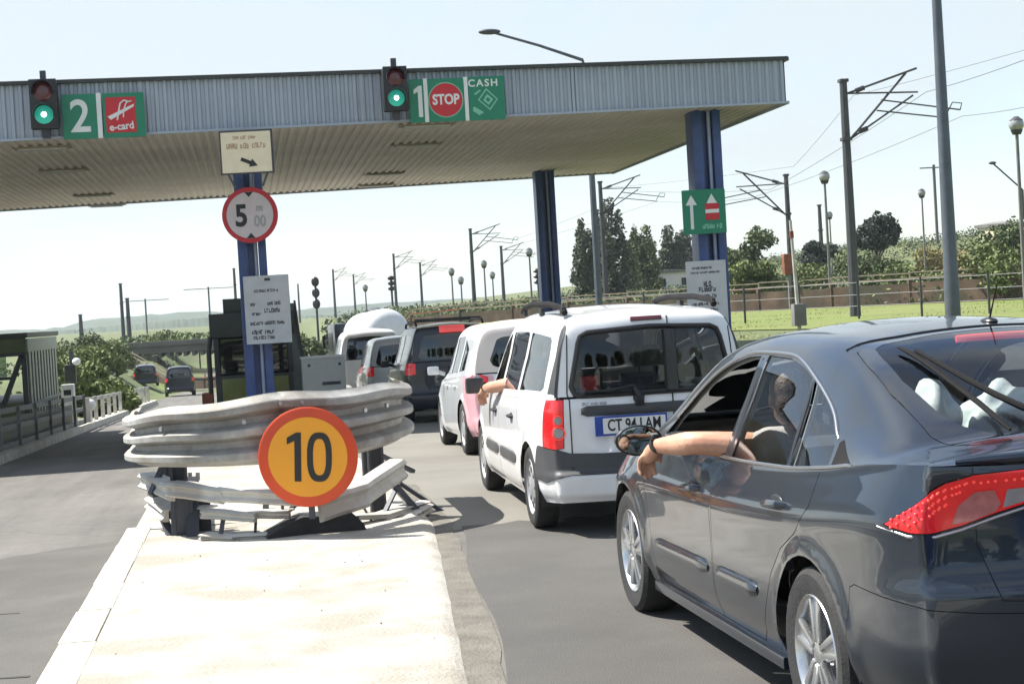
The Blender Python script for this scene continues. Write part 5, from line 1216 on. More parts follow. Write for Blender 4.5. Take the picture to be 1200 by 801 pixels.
for i, (x0, x1, z, h) in enumerate(((-.22, .22, .30, .05), (-.30, -.20, .07, .05), (.0, .24, .07, .06), (-.28, -.10, -.10, .06), (-.06, .30, -.06, .075), (-.32, .30, -.27, .06), (-.30, .10, -.43, .075), (-.28, .18, -.52, .06))):
    printing('print_line', x0, z, x1, z + h, -.027, M['print'], n1, gap=.04, seed=30 + i)
b = MB(); b.box((.02, -.027, .52), (.10, .004, .05)); b.build('emblem', M['print'], n1)
n2 = board('notice_board', P(829, 344, 29.3), -.14, 'pale grey notice board with dark print low on the right pillar')
slab(n2, 'panel', -.36, -.62, .345, .58, .0, .025, M['notice'])
for i, (x0, x1, z, h) in enumerate(((-.25, .10, .44, .04), (-.28, .25, .36, .035), (-.06, .10, .12, .10), (-.15, .20, .04, .08), (-.10, .16, -.08, .07), (-.28, .24, -.2, .05), (-.28, .2, -.3, .05))):
    printing('print_line', x0, z, x1, z + h, -.027, M['print'], n2, gap=.03, seed=50 + i)
ga = board('lane_arrow_sign', P(825, 248, 29.3), -.15, 'square green sign with two white lane arrows on the right pillar')
slab(ga, 'panel', -.38, -.39, .38, .39, 0, .03, M['sign_green'], .02)
b = MB(); arrow(b, -.22, .0, .60, .055, PI/2, -.032, 3.6); b.build('arrow', M['sign_white'], ga)
b = MB(); arrow(b, .14, .10, .42, .055, PI/2, -.032, 3.6); b.build('arrow', M['sign_white'], ga)
slab(ga, 'red_square', .02, -.15, .26, .14, -.033, .006, M['sign_red'], .02); slab(ga, 'white_bar', .02, -.03, .26, .035, -.040, .005, M['sign_white'], .004)
printing('print_line', -.04, -.30, .32, -.22, -.032, M['sign_dim'], ga, gap=.1, seed=77)

# ------------------------------------------------------------ crash barrier at the nose of the island
C0 = Vector((.12, 13.38, 0)); RB_ = 1.045
bar_ = empty('crash_barrier', (C0.x, C0.y, isl(0, 13)), 0, 'bent three ridged crash barrier round the island nose', 'barrier')
zi = isl(0, 13)
def bplan(s):                          # s: 0 left rear .. 1 right rear; returns plan point and outward normal
    L1 = 1.3; La = PI*RB_; Tt = 2*L1 + La; d = s*Tt
    if d < L1: return Vector((-RB_, L1 - d, 0)), Vector((-1, 0, 0))
    if d > L1 + La: return Vector((RB_, d - L1 - La, 0)), Vector((1, 0, 0))
    a = PI + (d - L1)/RB_; dn = 1 - .030*math.exp(-((a - PI*1.52)/.05)**2)
    return Vector((RB_*dn*math.cos(a), RB_*dn*math.sin(a), 0)), Vector((math.cos(a), math.sin(a), 0))
def zt_b(s): return .955 + .135*sm(.2, .55, s) - .02*sm(.6, .9, s) - zi + .012*math.sin(s*40)
def zbm(s): return .575 + .0*s + .09*sm(.55, .82, s) - zi
prof = [(0, .0), (.03, .012), (.085, .074), (.10, .080), (.185, .080), (.20, .074), (.265, .006), (.28, .0), (.365, .0), (.38, .006), (.435, .074), (.45, .080), (.535, .080), (.55, .074), (.605, .006), (.62, .0), (.70, .0), (.715, .006), (.78, .074), (.795, .080), (.88, .080), (.90, .074), (.97, .012), (1, .0)]
for s0, s1_, of in ((.0, .535, 0), (.515, 1.0, .012)):
    b = MB(); rows = []
    for s in np.linspace(s0, s1_, 46):
        p, n = bplan(s); a, c = zbm(s), zt_b(s)
        rows.append([(*(p + n*(q*1.15 + of))[:2], a + (c - a)*t) for t, q in prof])
    b.grid(rows); b.build('beam', M['barrier'], bar_, 24)
for s in (.36, .47, .62, .66):
    p, n = bplan(s); b = MB(); zc = (zbm(s)*.35 + zt_b(s)*.65)
    q = p + n*.075; b.cyl((q.x, q.y, zc), tuple(q + n*.02 + Vector((0, 0, zc))), .018, n=8); b.build('bolt', M['metal_grey'], bar_)
for ds in (-.012, .012):
    for t in (.14, .325, .49, .66, .84):
        s = .525 + ds; p, n = bplan(s); q = p + n*(.10 if t in (.14, .49, .84) else .02); z = zbm(s) + (zt_b(s) - zbm(s))*t
        b = MB(); b.cyl((q.x, q.y, z), tuple(q + n*.018 + Vector((0, 0, z))), .014, n=6); b.build('bolt', M['metal_grey'], bar_)
O_ = Vector((C0.x, C0.y, zi))
def bp_(u, v, d): return P(u, v, d) - O_
for s in (.315, .76, .9, .1):
    p, n = bplan(s); q = p - n*.22; b = MB()
    b.box((q.x, q.y, (zt_b(s) - .1)/2), (.13, .04, zt_b(s) - .1)); b.box((q.x - .05, q.y, (zt_b(s) - .1)/2), (.02, .14, zt_b(s) - .1)); b.box((q.x + .05, q.y, (zt_b(s) - .1)/2), (.02, .14, zt_b(s) - .1))
    b.build('post', M['dark_steel'], bar_)
low = empty('broken_guard_rail', O_, 0, 'broken low guard rail lying under the crash barrier', 'guard rail')
def plank(a, c, h, t=.05, fl=.09, m='rail_white', roll=0.0):
    """A folded steel channel: a face turned to the road and a flange on top."""
    A0, C1 = bp_(*a), bp_(*c); d = (C1 - A0).normalized(); n = Vector((d.y, -d.x, 0)).normalized(); u = n.cross(d)*-1
    if u.z < 0: u = -u
    pr = [n*0 - u*h/2, n*t*.6 - u*h*.46, n*t + -u*h*.30, n*t*.45 - u*h*.1, n*t*.45 + u*h*.1, n*t + u*h*.30, n*t*.6 + u*h*.46, n*0 + u*h/2, -n*fl + u*h/2, -n*fl + u*(h/2 - .012), -n*.012 + u*(h/2 - .014), -n*.012 - u*h/2]
    b = MB(); rows = [[p + q for q in pr] + [p + pr[0]] for p in (A0, A0.lerp(C1, .33) + u*.004, A0.lerp(C1, .66) - n*.006, C1)]; b.grid(rows)
    for r in (rows[0], rows[-1]): b.bm.faces.new([b.bm.verts.new(q) for q in r[:-1]])
    bmesh.ops.remove_doubles(b.bm, verts=b.bm.verts, dist=1e-4); return b.build('rail_piece', M[m], low, 25)
for a, c, h in (((168, 563, 13.3), (203, 577, 12.55), .13), ((198, 573, 12.58), (262, 581, 12.28), .12), ((256, 579, 12.30), (352, 584, 12.08), .115), ((176, 588, 13.1), (196, 604, 12.7), .10),
                ((238, 602, 12.45), (300, 606, 12.28), .07), ((292, 603, 12.35), (340, 602, 12.25), .065), ((374, 597, 12.1), (428, 580, 12.45), .19), ((420, 584, 12.42), (471, 549, 13.15), .17),
                ((402, 607, 12.5), (450, 604, 12.85), .05), ((446, 606, 12.85), (500, 590, 13.35), .06), ((236, 628, 12.32), (275, 632, 12.22), .045), ((272, 631, 12.26), (314, 628, 12.24), .05), ((428, 624, 12.55), (470, 613, 12.9), .05), ((466, 616, 12.85), (503, 594, 13.3), .07), ((206, 596, 12.9), (246, 600, 12.7), .09)):
    plank(a, c, h)
for a, c, w in (((456, 560, 13.1), (494, 604, 13.2), .07), ((440, 530, 13.4), (484, 552, 13.7), .05), ((425, 592, 12.8), (440, 618, 12.8), .025), ((190, 548, 13.0), (176, 580, 12.9), .05), ((312, 583, 12.4), (311, 604, 12.35), .04), ((300, 604, 12.4), (299, 628, 12.3), .02),
                ((392, 600, 12.5), (420, 606, 12.6), .03), ((331, 583, 12.3), (331, 604, 12.3), .03), ((448, 552, 13.6), (520, 600, 13.6), .05), ((182, 580, 13.1), (200, 628, 12.7), .06), ((226, 560, 12.9), (226, 630, 12.6), .09), ((262, 606, 12.4), (258, 630, 12.3), .03), ((352, 586, 12.3), (330, 606, 12.5), .035), ((470, 560, 13.2), (448, 606, 12.9), .035)):
    b = MB(); b.bar(bp_(*a), bp_(*c), w, w*.6); b.build('strut', M['dark_steel'], low)
b = MB(); p = bp_(214, 600, 12.75); b.box((p.x, p.y, .19), (.17, .14, .40), (0, .04, 0), .02); b.box((p.x + .14, p.y + .04, .17), (.14, .05, .34)); b.build('stub_post', M['dark_steel'], low)
for k in range(4):
    p = bp_(205 + k*9, 562, 13.0); b = MB(); b.cyl(p, p + Vector((0, 0, .06)), .018, n=8); b.build('bolt', M['rail_white'], low)
# temporary 10 sign
sg = board('speed_sign', P(361, 535, 12.0), -.19, 'round orange and yellow speed sign reading 10 on the barrier')
RO = Matrix.Rotation(.05, 4, 'Y')
def rot_build(b, *a): b.xform(RO); return b.build(*a)
rot_build(MB().lathe([(-.012, .001), (-.012, .35), (-.004, .362), (.014, .355), (.014, .001)], 56, 'y'), 'rim', M['sign_orange'], sg)
rot_build(MB().lathe([(-.0125, .288), (-.0175, .286), (-.0175, .001)], 56, 'y'), 'face', M['sign_yellow'], sg)
b = MB(); ow = lambda cx, w, h, t: None
def oval(w, h, n=28): return [(math.copysign(abs(math.cos(a))**.75, math.cos(a))*w, math.copysign(abs(math.sin(a))**.75, math.sin(a))*h) for a in np.linspace(0, 2*PI, n, endpoint=False)]
o1, o2 = oval(.090, .178), oval(.047, .132)
for i in range(28):
    j = (i+1) % 28; b.prism([(o1[i][0] + .085, o1[i][1]), (o1[j][0] + .085, o1[j][1]), (o2[j][0] + .085, o2[j][1]), (o2[i][0] + .085, o2[i][1])], -.018, -.0215)
rot_build(b, 'numeral', M['sign_black'], sg)
b = MB(); b.prism([(-.095, -.175), (-.047, -.175), (-.047, .178), (-.083, .178), (-.150, .140), (-.150, .092), (-.095, .118)], -.018, -.0215); rot_build(b, 'numeral', M['sign_black'], sg)
b = MB(); b.bar((0, .03, -.45), (0, .03, .30), .04); b.build('stake', M['dark_steel'], sg)
# black rubber base under the sign, shaped to stand for its shadow too
p = P(370, 620, 12.35); b = MB(); b.prism([(-.38, -.02), (.36, -.02), (.34, .05), (.27, .125), (-.10, .135), (-.20, .10), (-.37, .02)], -.16, .16); o = b.build('sign_base_shadow', M['rubber'], None); o.location = (p.x, p.y, isl(0, p.y)); o.rotation_euler = (0, 0, .08)
tag(o, 'black rubber block standing for sign base and its shadow, below the orange speed sign', 'rubber block')
# ------------------------------------------------------------ booths
bt = empty('toll_booth', (.10, 32.6, isl(0, 33)), 0, 'dark olive toll booth behind the left pillar on the island', 'booth', 'toll booths')
zb0 = isl(0, 33)
def bx(parent, name, x0, x1, y0, y1, z0, z1, m, bev=.012):
    b = MB(); b.box(((x0+x1)/2, (y0+y1)/2, (z0+z1)/2), (x1-x0, y1-y0, z1-z0), None, bev); return b.build(name, m, parent)
bx(bt, 'base', -.80, .80, 0, 2.6, 0, .14, M['booth_grey']); bx(bt, 'wall', -.78, .70, .05, 2.55, .14, 1.02, M['booth_dark'])
for x0, x1 in ((-.66, -.14), (.22, .62)):
    bx(bt, 'green_panel', x0, x1, .0, .06, .30, .96, mat('moss_green_panel', (.115, .13, .012), .45, coat=.3, var=.15, scale=3))
    g = bx(bt, 'window', x0, x1, .05, .07, 1.06, 1.72, M['glass_booth'], 0)
bx(bt, 'frame', -.78, -.68, .04, .14, 1.02, 1.80, M['booth_dark']); bx(bt, 'frame', -.13, .20, .04, .14, 1.02, 1.80, M['booth_dark']); bx(bt, 'frame', .63, .72, .04, .14, 1.02, 1.80, M['booth_dark'])
bx(bt, 'frame', -.78, .72, 2.44, 2.55, 1.02, 1.80, M['booth_dark']); bx(bt, 'side_window', -.775, -.765, .15, 2.44, 1.06, 1.74, M['glass_booth'], 0)
bx(bt, 'fascia', -.84, .78, -.06, 2.65, 1.76, 2.22, M['booth_dark']); bx(bt, 'roof_box', -.56, .74, .2, 2.3, 2.22, 2.50, M['booth_dark'])
b = MB(); b.prism([(.70, .0), (1.06, .0), (1.02, .55), (.86, 1.6), (.80, 2.35), (.70, 2.35)], .10, 2.4); b.build('side_wing', M['booth_grey'], bt)
b = MB(); b.prism([(.80, .0), (1.10, .0), (1.06, .55), (.90, 1.6), (.84, 2.40), (.80, 2.40), (.84, 1.6), (.98, .5)], .02, .12); b.build('side_edge', M['booth_dark'], bt)
b = MB(); b.tube([(-.88, .1, .0), (-.88, .1, 1.5), (-.84, .1, 1.75), (-.7, .1, 1.85)], .05, 10); b.build('corner_pipe', M['trimblack'], bt)
b = MB(); b.box((-.95, .3, .35), (.22, .5, .7), None, .03); b.build('corner_bin', M['rust'], bt)
bx(bt, 'counter', -.7, .6, .5, 1.2, .95, 1.02, M['booth_grey']); bx(bt, 'back_wall', -.7, .62, 2.46, 2.5, .14, 1.9, M['booth_grey'])
# operator cabinet between booth and cars
p = P(380, 436, 31.5); cb = empty('equipment_cabinet', (p.x, p.y, isl(0, p.y)), 0, 'pale grey equipment cabinet right of the central booth', 'cabinet')
h_ = p.z - isl(0, p.y); bx(cb, 'housing', -.41, .40, 0, .6, 0, h_ + .27, M['cabinet']); bx(cb, 'lid', -.43, .42, -.02, .62, h_ + .27, h_ + .31, M['sign_white'])
for x in (-.28, .30): bx(cb, 'lock', x - .025, x + .025, -.012, .01, h_ + .12, h_ + .17, M['dark_steel'], .004)
bx(cb, 'vent', -.05, .30, -.008, .01, h_ - .24, h_ - .18, M['dark_steel'], .003)
# left booth
lbx, lby = -4.95, 38.6; lz = gz(lbx - .5, 40) - .05
lb = empty('toll_booth', (lbx, lby, lz), 0, 'long green toll booth with pale vertical slats at the left edge', 'booth', 'toll booths')
H = 1.66 - lz
bx(lb, 'base', -4.2, 0, 0, 6.0, 0, .2, M['booth_dark']); bx(lb, 'wall', -4.2, -.08, .02, 5.9, .2, 1.02, M['booth_green'])
bx(lb, 'window', -4.1, -.75, .03, .06, 1.04, 1.55, M['glass_booth'], 0); bx(lb, 'window', -4.1, -.45, .03, .06, 1.62, H - .52, M['glass_booth'], 0)
bx(lb, 'transom', -4.2, -.3, .0, .1, 1.55, 1.62, M['booth_dark']); bx(lb, 'transom', -4.2, 0, .0, .1, H - .52, H - .44, M['booth_dark']); bx(lb, 'sill', -4.2, -.6, -.02, .1, 1.0, 1.05, M['booth_dark'])
bx(lb, 'fascia_panel', -4.22, -.02, -.03, .05, H - .44, H - .12, M['booth_green']); bx(lb, 'roof', -4.3, .06, -.1, 6.1, H - .12, H, M['booth_dark'])
b = MB(); b.prism([(-.66, .9), (-.54, .9), (-.04, H - .5), (-.16, H - .5)], -.01, .08); b.build('brace', M['booth_dark'], lb)
bx(lb, 'corner_post', -.12, 0, -.01, .10, .2, H - .12, M['booth_dark'])
me = MB().box((0, 0, 0), (.05, .30, H - .62), None, .008).mesh('slat', M['booth_slat'])
for i in range(10):
    o = link('slat', me, lb); o.location = (.0, .42 + i*.57, .2 + (H - .62)/2)
bx(lb, 'slat_back', -.10, -.05, .1, 5.9, .2, H - .3, M['booth_dark']); bx(lb, 'slat_rail', -.06, .03, .1, 5.9, H - .44, H - .14, M['booth_slat']); bx(lb, 'slat_rail', -.06, .05, .1, 5.9, .92, 1.0, M['booth_grey'])
# railing along the left lane
rl = empty('railing', (-4.6, 26, gz(-4.6, 26)), 0, 'dark three bar railing along the left lane kerb', 'railing', 'railings beside the left lane')
def railing(root, ys, hz, pstep, pw, m, pm, x=0):
    o = root.location
    for z in hz:
        b = MB(); rows = [[(-.03, y - o.y, gz(o.x, y) - o.z + z - .05), (.03, y - o.y, gz(o.x, y) - o.z + z - .05), (.03, y - o.y, gz(o.x, y) - o.z + z + .05), (-.03, y - o.y, gz(o.x, y) - o.z + z + .05), (-.03, y - o.y, gz(o.x, y) - o.z + z - .05)] for y in ys]
        b.grid(rows); b.build('rail', m, root, 30)
    y = ys[0]
    while y <= ys[-1]:
        z = gz(o.x, y) - o.z; b = MB(); b.box((.05, y - o.y, z + hz[-1]/2 + .02), (pw, pw, hz[-1] + .1), None, .01); b.build('post', pm, root); y += pstep
M['dark_rail'] = mat('weathered_dark_rail', (.16, .165, .16), .6, .2, var=.3, scale=3)
railing(rl, list(np.arange(26, 47.1, 1.5)), (.22, .55, .88), 2.6, .07, M['dark_rail'], M['dark_rail'])
r2 = empty('railing', (-4.6, 47.8, gz(-4.6, 47.8)), 0, 'low white railing with close thick posts past the left booth', 'railing', 'railings beside the left lane')
railing(r2, list(np.arange(47.8, 76, 1.4)), (.12, .78), 2.3, .11, M['rail_white'], M['rail_white'])
b = MB(); b.grid([[(-4.72, y, gz(-4.6, y) - .3), (-4.72, y, gz(-4.6, y) + .16), (-4.36, y, gz(-4.4, y) + .16), (-4.34, y, gz(-4.4, y) - .05)] for y in np.arange(10, 80, 1.5)]); tag(b.build('kerb', M['kerb'], None, 30), kind='structure')
b = MB(); b.grid([[(-4.95, y, gz(-4.8, y) - .1), (-4.95, y, gz(-4.6, y) + .70), (-4.85, y, gz(-4.6, y) + .70), (-4.85, y, gz(-4.6, y) - .1)] for y in np.arange(24, 47.5, 1.5)]); o = b.build('low_wall', M['booth_dark'], None, 30); tag(o, 'dark low wall behind the dark railing of the left lane', 'wall')
# camera post and ticket column beside the left booth
p = P(88, 425, 48.5); cp = empty('camera_post', (p.x, p.y, gz(p.x, p.y)), 0, 'dark post with a white camera head beside the left booth', 'camera'); hh = p.z - gz(p.x, p.y)
b = MB(); b.cyl((-.1, 0, -.1), (-.1, 0, hh + .35), .07, n=10); b.build('post', M['dark_steel'], cp)
b = MB(); b.ell((.06, -.2, hh + .04), (.12, .22, .11), 14); b.build('camera_head', M['sign_white'], cp); b = MB(); b.box((-.14, -.05, hh - .3), (.32, .25, .5), None, .03); b.build('control_box', M['booth_dark'], cp)
p = P(80, 468, 46.5); tcn = empty('ticket_machine', (p.x, p.y, gz(p.x, p.y)), 0, 'pale narrow ticket machine standing below the camera post', 'machine')
bx(tcn, 'housing', -.17, .17, -.1, .3, 0, 1.25, M['cabinet'], .03); bx(tcn, 'screen', -.10, .10, -.108, -.09, .95, 1.1, M['trimblack'], .004)
b = MB(); b.ell((.55, .3, .62), (.17, .17, .17), 14); b.cyl((.55, .3, 0), (.55, .3, .5), .05); b.build('lamp_globe', M['sign_white'], tcn)

# ------------------------------------------------------------ poles, masts, wires
def gpos(u, v, d):
    p = P(u, v, d); return Vector((p.x, p.y, gz(p.x, p.y) - .05))
def cu_arm(b, pts, r=.05, n=6): b.tube(pts, r, n)
def mast(u, vt, d, sgn, label, w=.32, arms=True, top=None):
    p = P(u, vt, d); z0 = gz(p.x, p.y) - .1; h = p.z - z0
    r = empty('catenary_mast', (p.x, p.y, z0), 0, label, 'mast', 'overhead line masts along the railway')
    b = MB(); b.tube([(0, 0, 0), (0, 0, h)], [w*.62, w*.42], 10); b.build('post', M['mast'], r)
    for zc_, wc_ in ((h + .04, w), (h - 2.2, w*1.1)):
        b = MB(); b.box((0, 0, zc_), (wc_, wc_, .13), None, .02); b.build('collar', M['mast'], r)
    if arms:
        k = sgn; q = w/60.*d if False else 1
        for nm, a, c, rr in (('upper_arm', (.15*k, 0, h - .45), (3.0*k, 0, h + .42), .045), ('brace', (.18*k, 0, h - 2.2), (2.55*k, 0, h + .25), .05), ('middle_arm', (.15*k, 0, h - .45), (3.0*k, 0, h - .50), .035),
                             ('lower_brace', (.18*k, 0, h - 2.2), (2.8*k, 0, h - .62), .04), ('steady_arm', (1.5*k, 0, h - .75), (4.7*k, 0, h - 1.25), .03), ('steady_arm', (1.3*k, 0, h - 1.15), (4.2*k, 0, h - 1.55), .03)):
            b = MB(); b.cyl(a, c, rr, n=7); b.build(nm, M['mast'], r)
        for x, z in ((.5, h - .36), (.55, h - 1.93)):
            b = MB(); 
            for i in range(4): b.cyl((k*(x + i*.09), 0, z + i*.03), (k*(x + .05 + i*.09), 0, z + .02 + i*.03), .10, n=10)
            b.build('insulator', M['dark_steel'], r)
        b = MB(); b.tube([(4.7*k, 0, h - 1.25), (4.78*k, 0, h - 1.0), (4.4*k, 0, h - .95), (4.1*k, 0, h - 1.45)], .025, 6); b.build('wire_clamp', M['mast'], r)
    return Vector((p.x, p.y, p.z))
tops = []
tops.append(mast(988, 96, 64, 1, 'largest dark overhead line mast right of the canopy', .34))
mast(921, 206, 96, -1, 'dark overhead line mast with arms to the left beside the rusty box', .30)
mast(703, 214, 120, 1, 'overhead line mast in front of the poplars', .34)
tops.append(mast(551, 269, 165, 1, 'tall overhead line mast left of the back pillar', .36))
mast(587, 289, 215, 1, 'slim overhead line mast nearest the back pillar', .40)
mast(461, 298, 250, 1, 'overhead line mast above the white tank', .40)
mast(492, 308, 285, 1, 'thin overhead line mast right of the one above the tank', .42)
mast(390, 316, 340, 1, 'thin overhead line mast right of the grey notice board', .46)
mast(414, 322, 380, 1, 'thin far overhead line mast just left of the tank', .46)
mast(349, 333, 420, 1, 'faint mast at the right edge of the central booth', .5, False)
mast(274, 315, 230, -1, 'mast rising left of the central booth roof', .42, False)
mast(141, 333, 190, -1, 'mast above the left end of the underpass', .40, False)
mast(149, 350, 200, -1, 'short mast beside the one above the underpass', .5, False)
mast(94, 369, 240, -1, 'short far mast above the green bushes at left', .6, False)
mast(960, 241, 150, -1, 'plain dark mast left of the globe lamp', .36, False)
def tee(u, vt, d, wid, label):
    p = P(u, vt, d); z0 = gz(p.x, p.y); h = p.z - z0; r = empty('portal_mast', (p.x, p.y, z0), 0, label, 'mast', 'far portal masts')
    b = MB(); b.cyl((0, 0, 0), (0, 0, h), .16, n=8); b.build('post', M['wire'], r); b = MB(); b.bar((-wid, 0, h - .3), (wid, 0, h - .3), .12); b.build('crossbar', M['wire'], r)
tee(170, 350, 300, 4.2, 'faint far portal mast above the underpass'); tee(244, 336, 300, 4.4, 'faint far portal mast left of the central booth')
tee(1094, 193, 170, 1.5, 'thin pole with a short crossbar on the hill')
def railsig(u, vt, d, label):
    p = P(u, vt, d); z0 = gz(p.x, p.y); h = p.z - z0; r = empty('rail_signal', (p.x, p.y, z0), 0, label, 'signal', 'railway signals')
    b = MB(); b.cyl((0, 0, 0), (0, 0, h - .3), .12, n=8); b.build('post', M['mast'], r)
    s_ = h*.38
    for i in range(3):
        b = MB(); b.ell((0, -.1, h - .35 - i*s_*.33), (.42, .25, s_*.15), 10); b.build('signal_head', M['trimblack'], r)
railsig(369, 326, 170, 'railway signal with three dark heads above the notice board edge'); railsig(458, 322, 180, 'railway signal with dark heads beside the mast above the tank'); railsig(630, 312, 130, 'railway signal just left of the back pillar')
def globe(u, vt, d, r_, label):
    p = P(u, vt, d); z0 = gz(p.x, p.y); h = p.z - z0; r = empty('globe_lamp', (p.x, p.y, z0), 0, label, 'lamp post', 'globe lamps by the railway')
    b = MB(); b.cyl((0, 0, 0), (0, 0, h - r_), r_*.30, r_*.22, 8); b.build('post', M['pole_conc'], r)
    b = MB(); b.ell((0, 0, h), (r_, r_, r_), 16); b.build('globe', mat('lamp_globe_%d' % u, (.30, .31, .31), .25, coat=.6, var=.2, scale=8), r)
    b = MB(); b.cyl((0, 0, h - r_*1.3), (0, 0, h - r_*.7), r_*.55, r_*.8, 12); b.build('collar', M['mast'], r)
    b = MB(); b.lathe([(h + r_*.55, r_*.9), (h + r_*1.05, r_*.3), (h + r_*1.08, .001)], 16, 'z'); b.build('cap', M['mast'], r)
globe(966, 207, 90, .30, 'globe lamp between the two large masts'); globe(1191, 146, 48, .22, 'globe lamp at the right edge of the photo'); globe(972, 252, 150, .30, 'smaller far globe lamp behind the one between the masts')
globe(529, 318, 170, .34, 'far globe lamp left of the tall mast'); globe(567, 309, 170, .34, 'far globe lamp just right of the tall mast'); globe(620, 295, 150, .34, 'far globe lamp left of the back pillar'); globe(577, 322, 220, .4, 'smallest far globe lamp between mast and pillar'); globe(540, 328, 200, .4, 'low far globe lamp beside the tall mast'); globe(428, 337, 230, .4, 'far globe lamp above the white tank'); globe(1080, 226, 110, .26, 'globe lamp just left of the tall grey lamp post')
# tall lamp post on the right
p = P(1117, 372, 46); lp = empty('lamp_post', (p.x, p.y, gz(p.x, p.y) - .05), 0, 'tall grey steel lamp post rising out of frame at right', 'lamp post')
b = MB(); b.tube([(0, 0, 0), (0, 0, 1.2), (0, 0, 1.25), (0, 0, 12.5)], [.22, .21, .20, .10], 14); b.build('post', M['pole_grey'], lp)
b = MB(); b.tube([(0, 0, 12.3), (-.5, -.3, 12.8), (-1.8, -1.0, 13.0)], .045, 8); b.build('arm', M['pole_grey'], lp); b = MB(); b.ell((-2.1, -1.2, 13.0), (.42, .2, .09), 12); b.build('lamp_head', M['pole_grey'], lp)
# street lamp whose arm shows above the canopy
p = P(693, 335, 58); t = P(686, 72, 58); e = P(577, 38, 58); z0 = gz(p.x, p.y); O2 = Vector((t.x, t.y, z0))
sl2 = empty('street_lamp', O2, 0, 'street lamp whose long arm rises above the canopy edge', 'lamp post')
b = MB(); b.tube([(0, 0, 0), (0, 0, t.z - z0 - .3)], [.13, .09], 10); b.build('post', M['pole_grey'], sl2)
q = e - O2; b = MB(); b.tube([(0, 0, t.z - z0 - .4), (-.1, 0, t.z - z0 + .05), tuple(q*.5 + Vector((0, 0, (t.z - z0)*.5 + .05))), tuple(q)], [.07, .06, .05, .045], 8); b.build('arm', M['pole_grey'], sl2)
b = MB(); b.ell(q + Vector((-.10, 0, .02)), (.40, .17, .10), 14); b.build('lamp_head', M['dark_steel'], sl2)
# small lamp on the hill at right
p = P(1198, 222, 120); sl3 = empty('hill_lamp', (p.x, p.y, gz(p.x, p.y)), 0, 'thin slanting lamp arm above the white house on the hill', 'lamp post'); e = P(1163, 191, 120) - Vector((p.x, p.y, gz(p.x, p.y)))
b = MB(); b.cyl((0, 0, 0), (0, 0, p.z - gz(p.x, p.y)), .10, n=8); b.build('post', M['mast'], sl3); b = MB(); b.cyl((0, 0, p.z - gz(p.x, p.y)), e, .06, n=6); b.build('arm', M['mast'], sl3); b = MB(); b.ell(e, (.3, .15, .12), 10); b.build('lamp_head', M['mast'], sl3)
# overhead wires
def wire(pts, label, r=.022, sag=.5):
    b = MB(); P_ = []
    for a, c in zip(pts, pts[1:]):
        for t in np.linspace(0, 1, 9)[:-1]: P_.append(a.lerp(c, t) - Vector((0, 0, sag*4*t*(1-t))))
    P_.append(pts[-1]); b.tube(P_, r, 5); o = b.build('overhead_wire', M['wire'], None); return tag(o, label, 'wire', 'overhead railway wires')
wire([P(1300, 30, 46), P(1085, 108, 64), P(903, 222, 97), P(745, 224, 120), P(600, 282, 165)], 'upper overhead wire from the largest mast to the far masts', .012, .12)
wire([P(1320, 95, 46), P(1128, 136, 64), P(880, 232, 97), P(770, 236, 120), P(592, 290, 165)], 'lower overhead wire passing left of the tall lamp post', .011, .15)
wire([P(1330, 20, 60), P(1000, 112, 75), P(930, 195, 100), P(712, 220, 122)], 'thin topmost overhead wire in the sky at right', .010, .1)

# ------------------------------------------------------------ railway wall, field fence, crossing signal
A_, B_ = Vector((-12.0, 140)), Vector((62.0, 44.0)); nW = 26
def wallz(t): p = A_.lerp(B_, t); return gz(p.x, p.y)
M['old_rail'] = mat('old_brown_rail', (.22, .18, .13), .8, var=.3, scale=2)
rw = empty('railway_wall', (0, 0, 0), 0, 'long brown weathered wall along the railway behind the grass field', 'wall')
for i in range(nW):
    t0, t1 = i/nW, (i+1)/nW; a, c = A_.lerp(B_, t0), A_.lerp(B_, t1); z0, z1 = wallz(t0) - .1, wallz(t1) - .1; hgt = .70 + .55*sm(.2, .75, (t0+t1)/2)
    b = MB(); d = (c - a).normalized(); n = Vector((d.y, -d.x)); q = .12
    vs = [(*(a + d*.08), z0), (*(c - d*.08), z1), (*(c - d*.08), z1 + hgt), (*(a + d*.08), z0 + hgt)]
    rows = [[Vector(v) + Vector((*(n*q), 0)) for v in (vs[0], vs[3])] + [Vector(vs[3]) - Vector((*(n*q), 0)), Vector(vs[0]) - Vector((*(n*q), 0))], [Vector(v) + Vector((*(n*q), 0)) for v in (vs[1], vs[2])] + [Vector(vs[2]) - Vector((*(n*q), 0)), Vector(vs[1]) - Vector((*(n*q), 0))]]
    b.grid(rows); b.build('panel', M['wall_brown'], rw, 20)
    b = MB(); b.box((a.x, a.y, z0 + hgt/2 + .08), (.26, .26, hgt + .2), None, .02); b.build('post', M['wall_brown'], rw)
    b = MB(); b.bar((a.x, a.y, z0 + hgt + .24), (c.x, c.y, z1 + hgt + .24), .09); b.build('top_rail', M['rust'] if i % 5 == 3 else M['old_rail'], rw)
    b = MB(); b.bar((a.x, a.y, z0 + hgt + .52), (c.x, c.y, z1 + hgt + .52), .06); b.build('hand_rail', M['old_rail'], rw)
    b = MB(); b.cyl((a.x, a.y, z0 + hgt + .1), (a.x, a.y, z0 + hgt + .54), .05, n=8); b.build('rail_post', M['old_rail'], rw)
ff = empty('wire_fence', (0, 0, 0), 0, 'thin wire fence with dark posts across the grass field', 'fence')
fp = []
for i in range(16):
    p = P(868 + i*0, 400, 1); t = i/15; q = Vector((13.0, 70)).lerp(Vector((34.0, 36.0)), t); z = gz(q.x, q.y); fp.append(Vector((q.x, q.y, z)))
    b = MB(); b.cyl((q.x, q.y, z - .1), (q.x, q.y, z + 1.35), .045, n=8); b.build('post', M['mast'], ff)
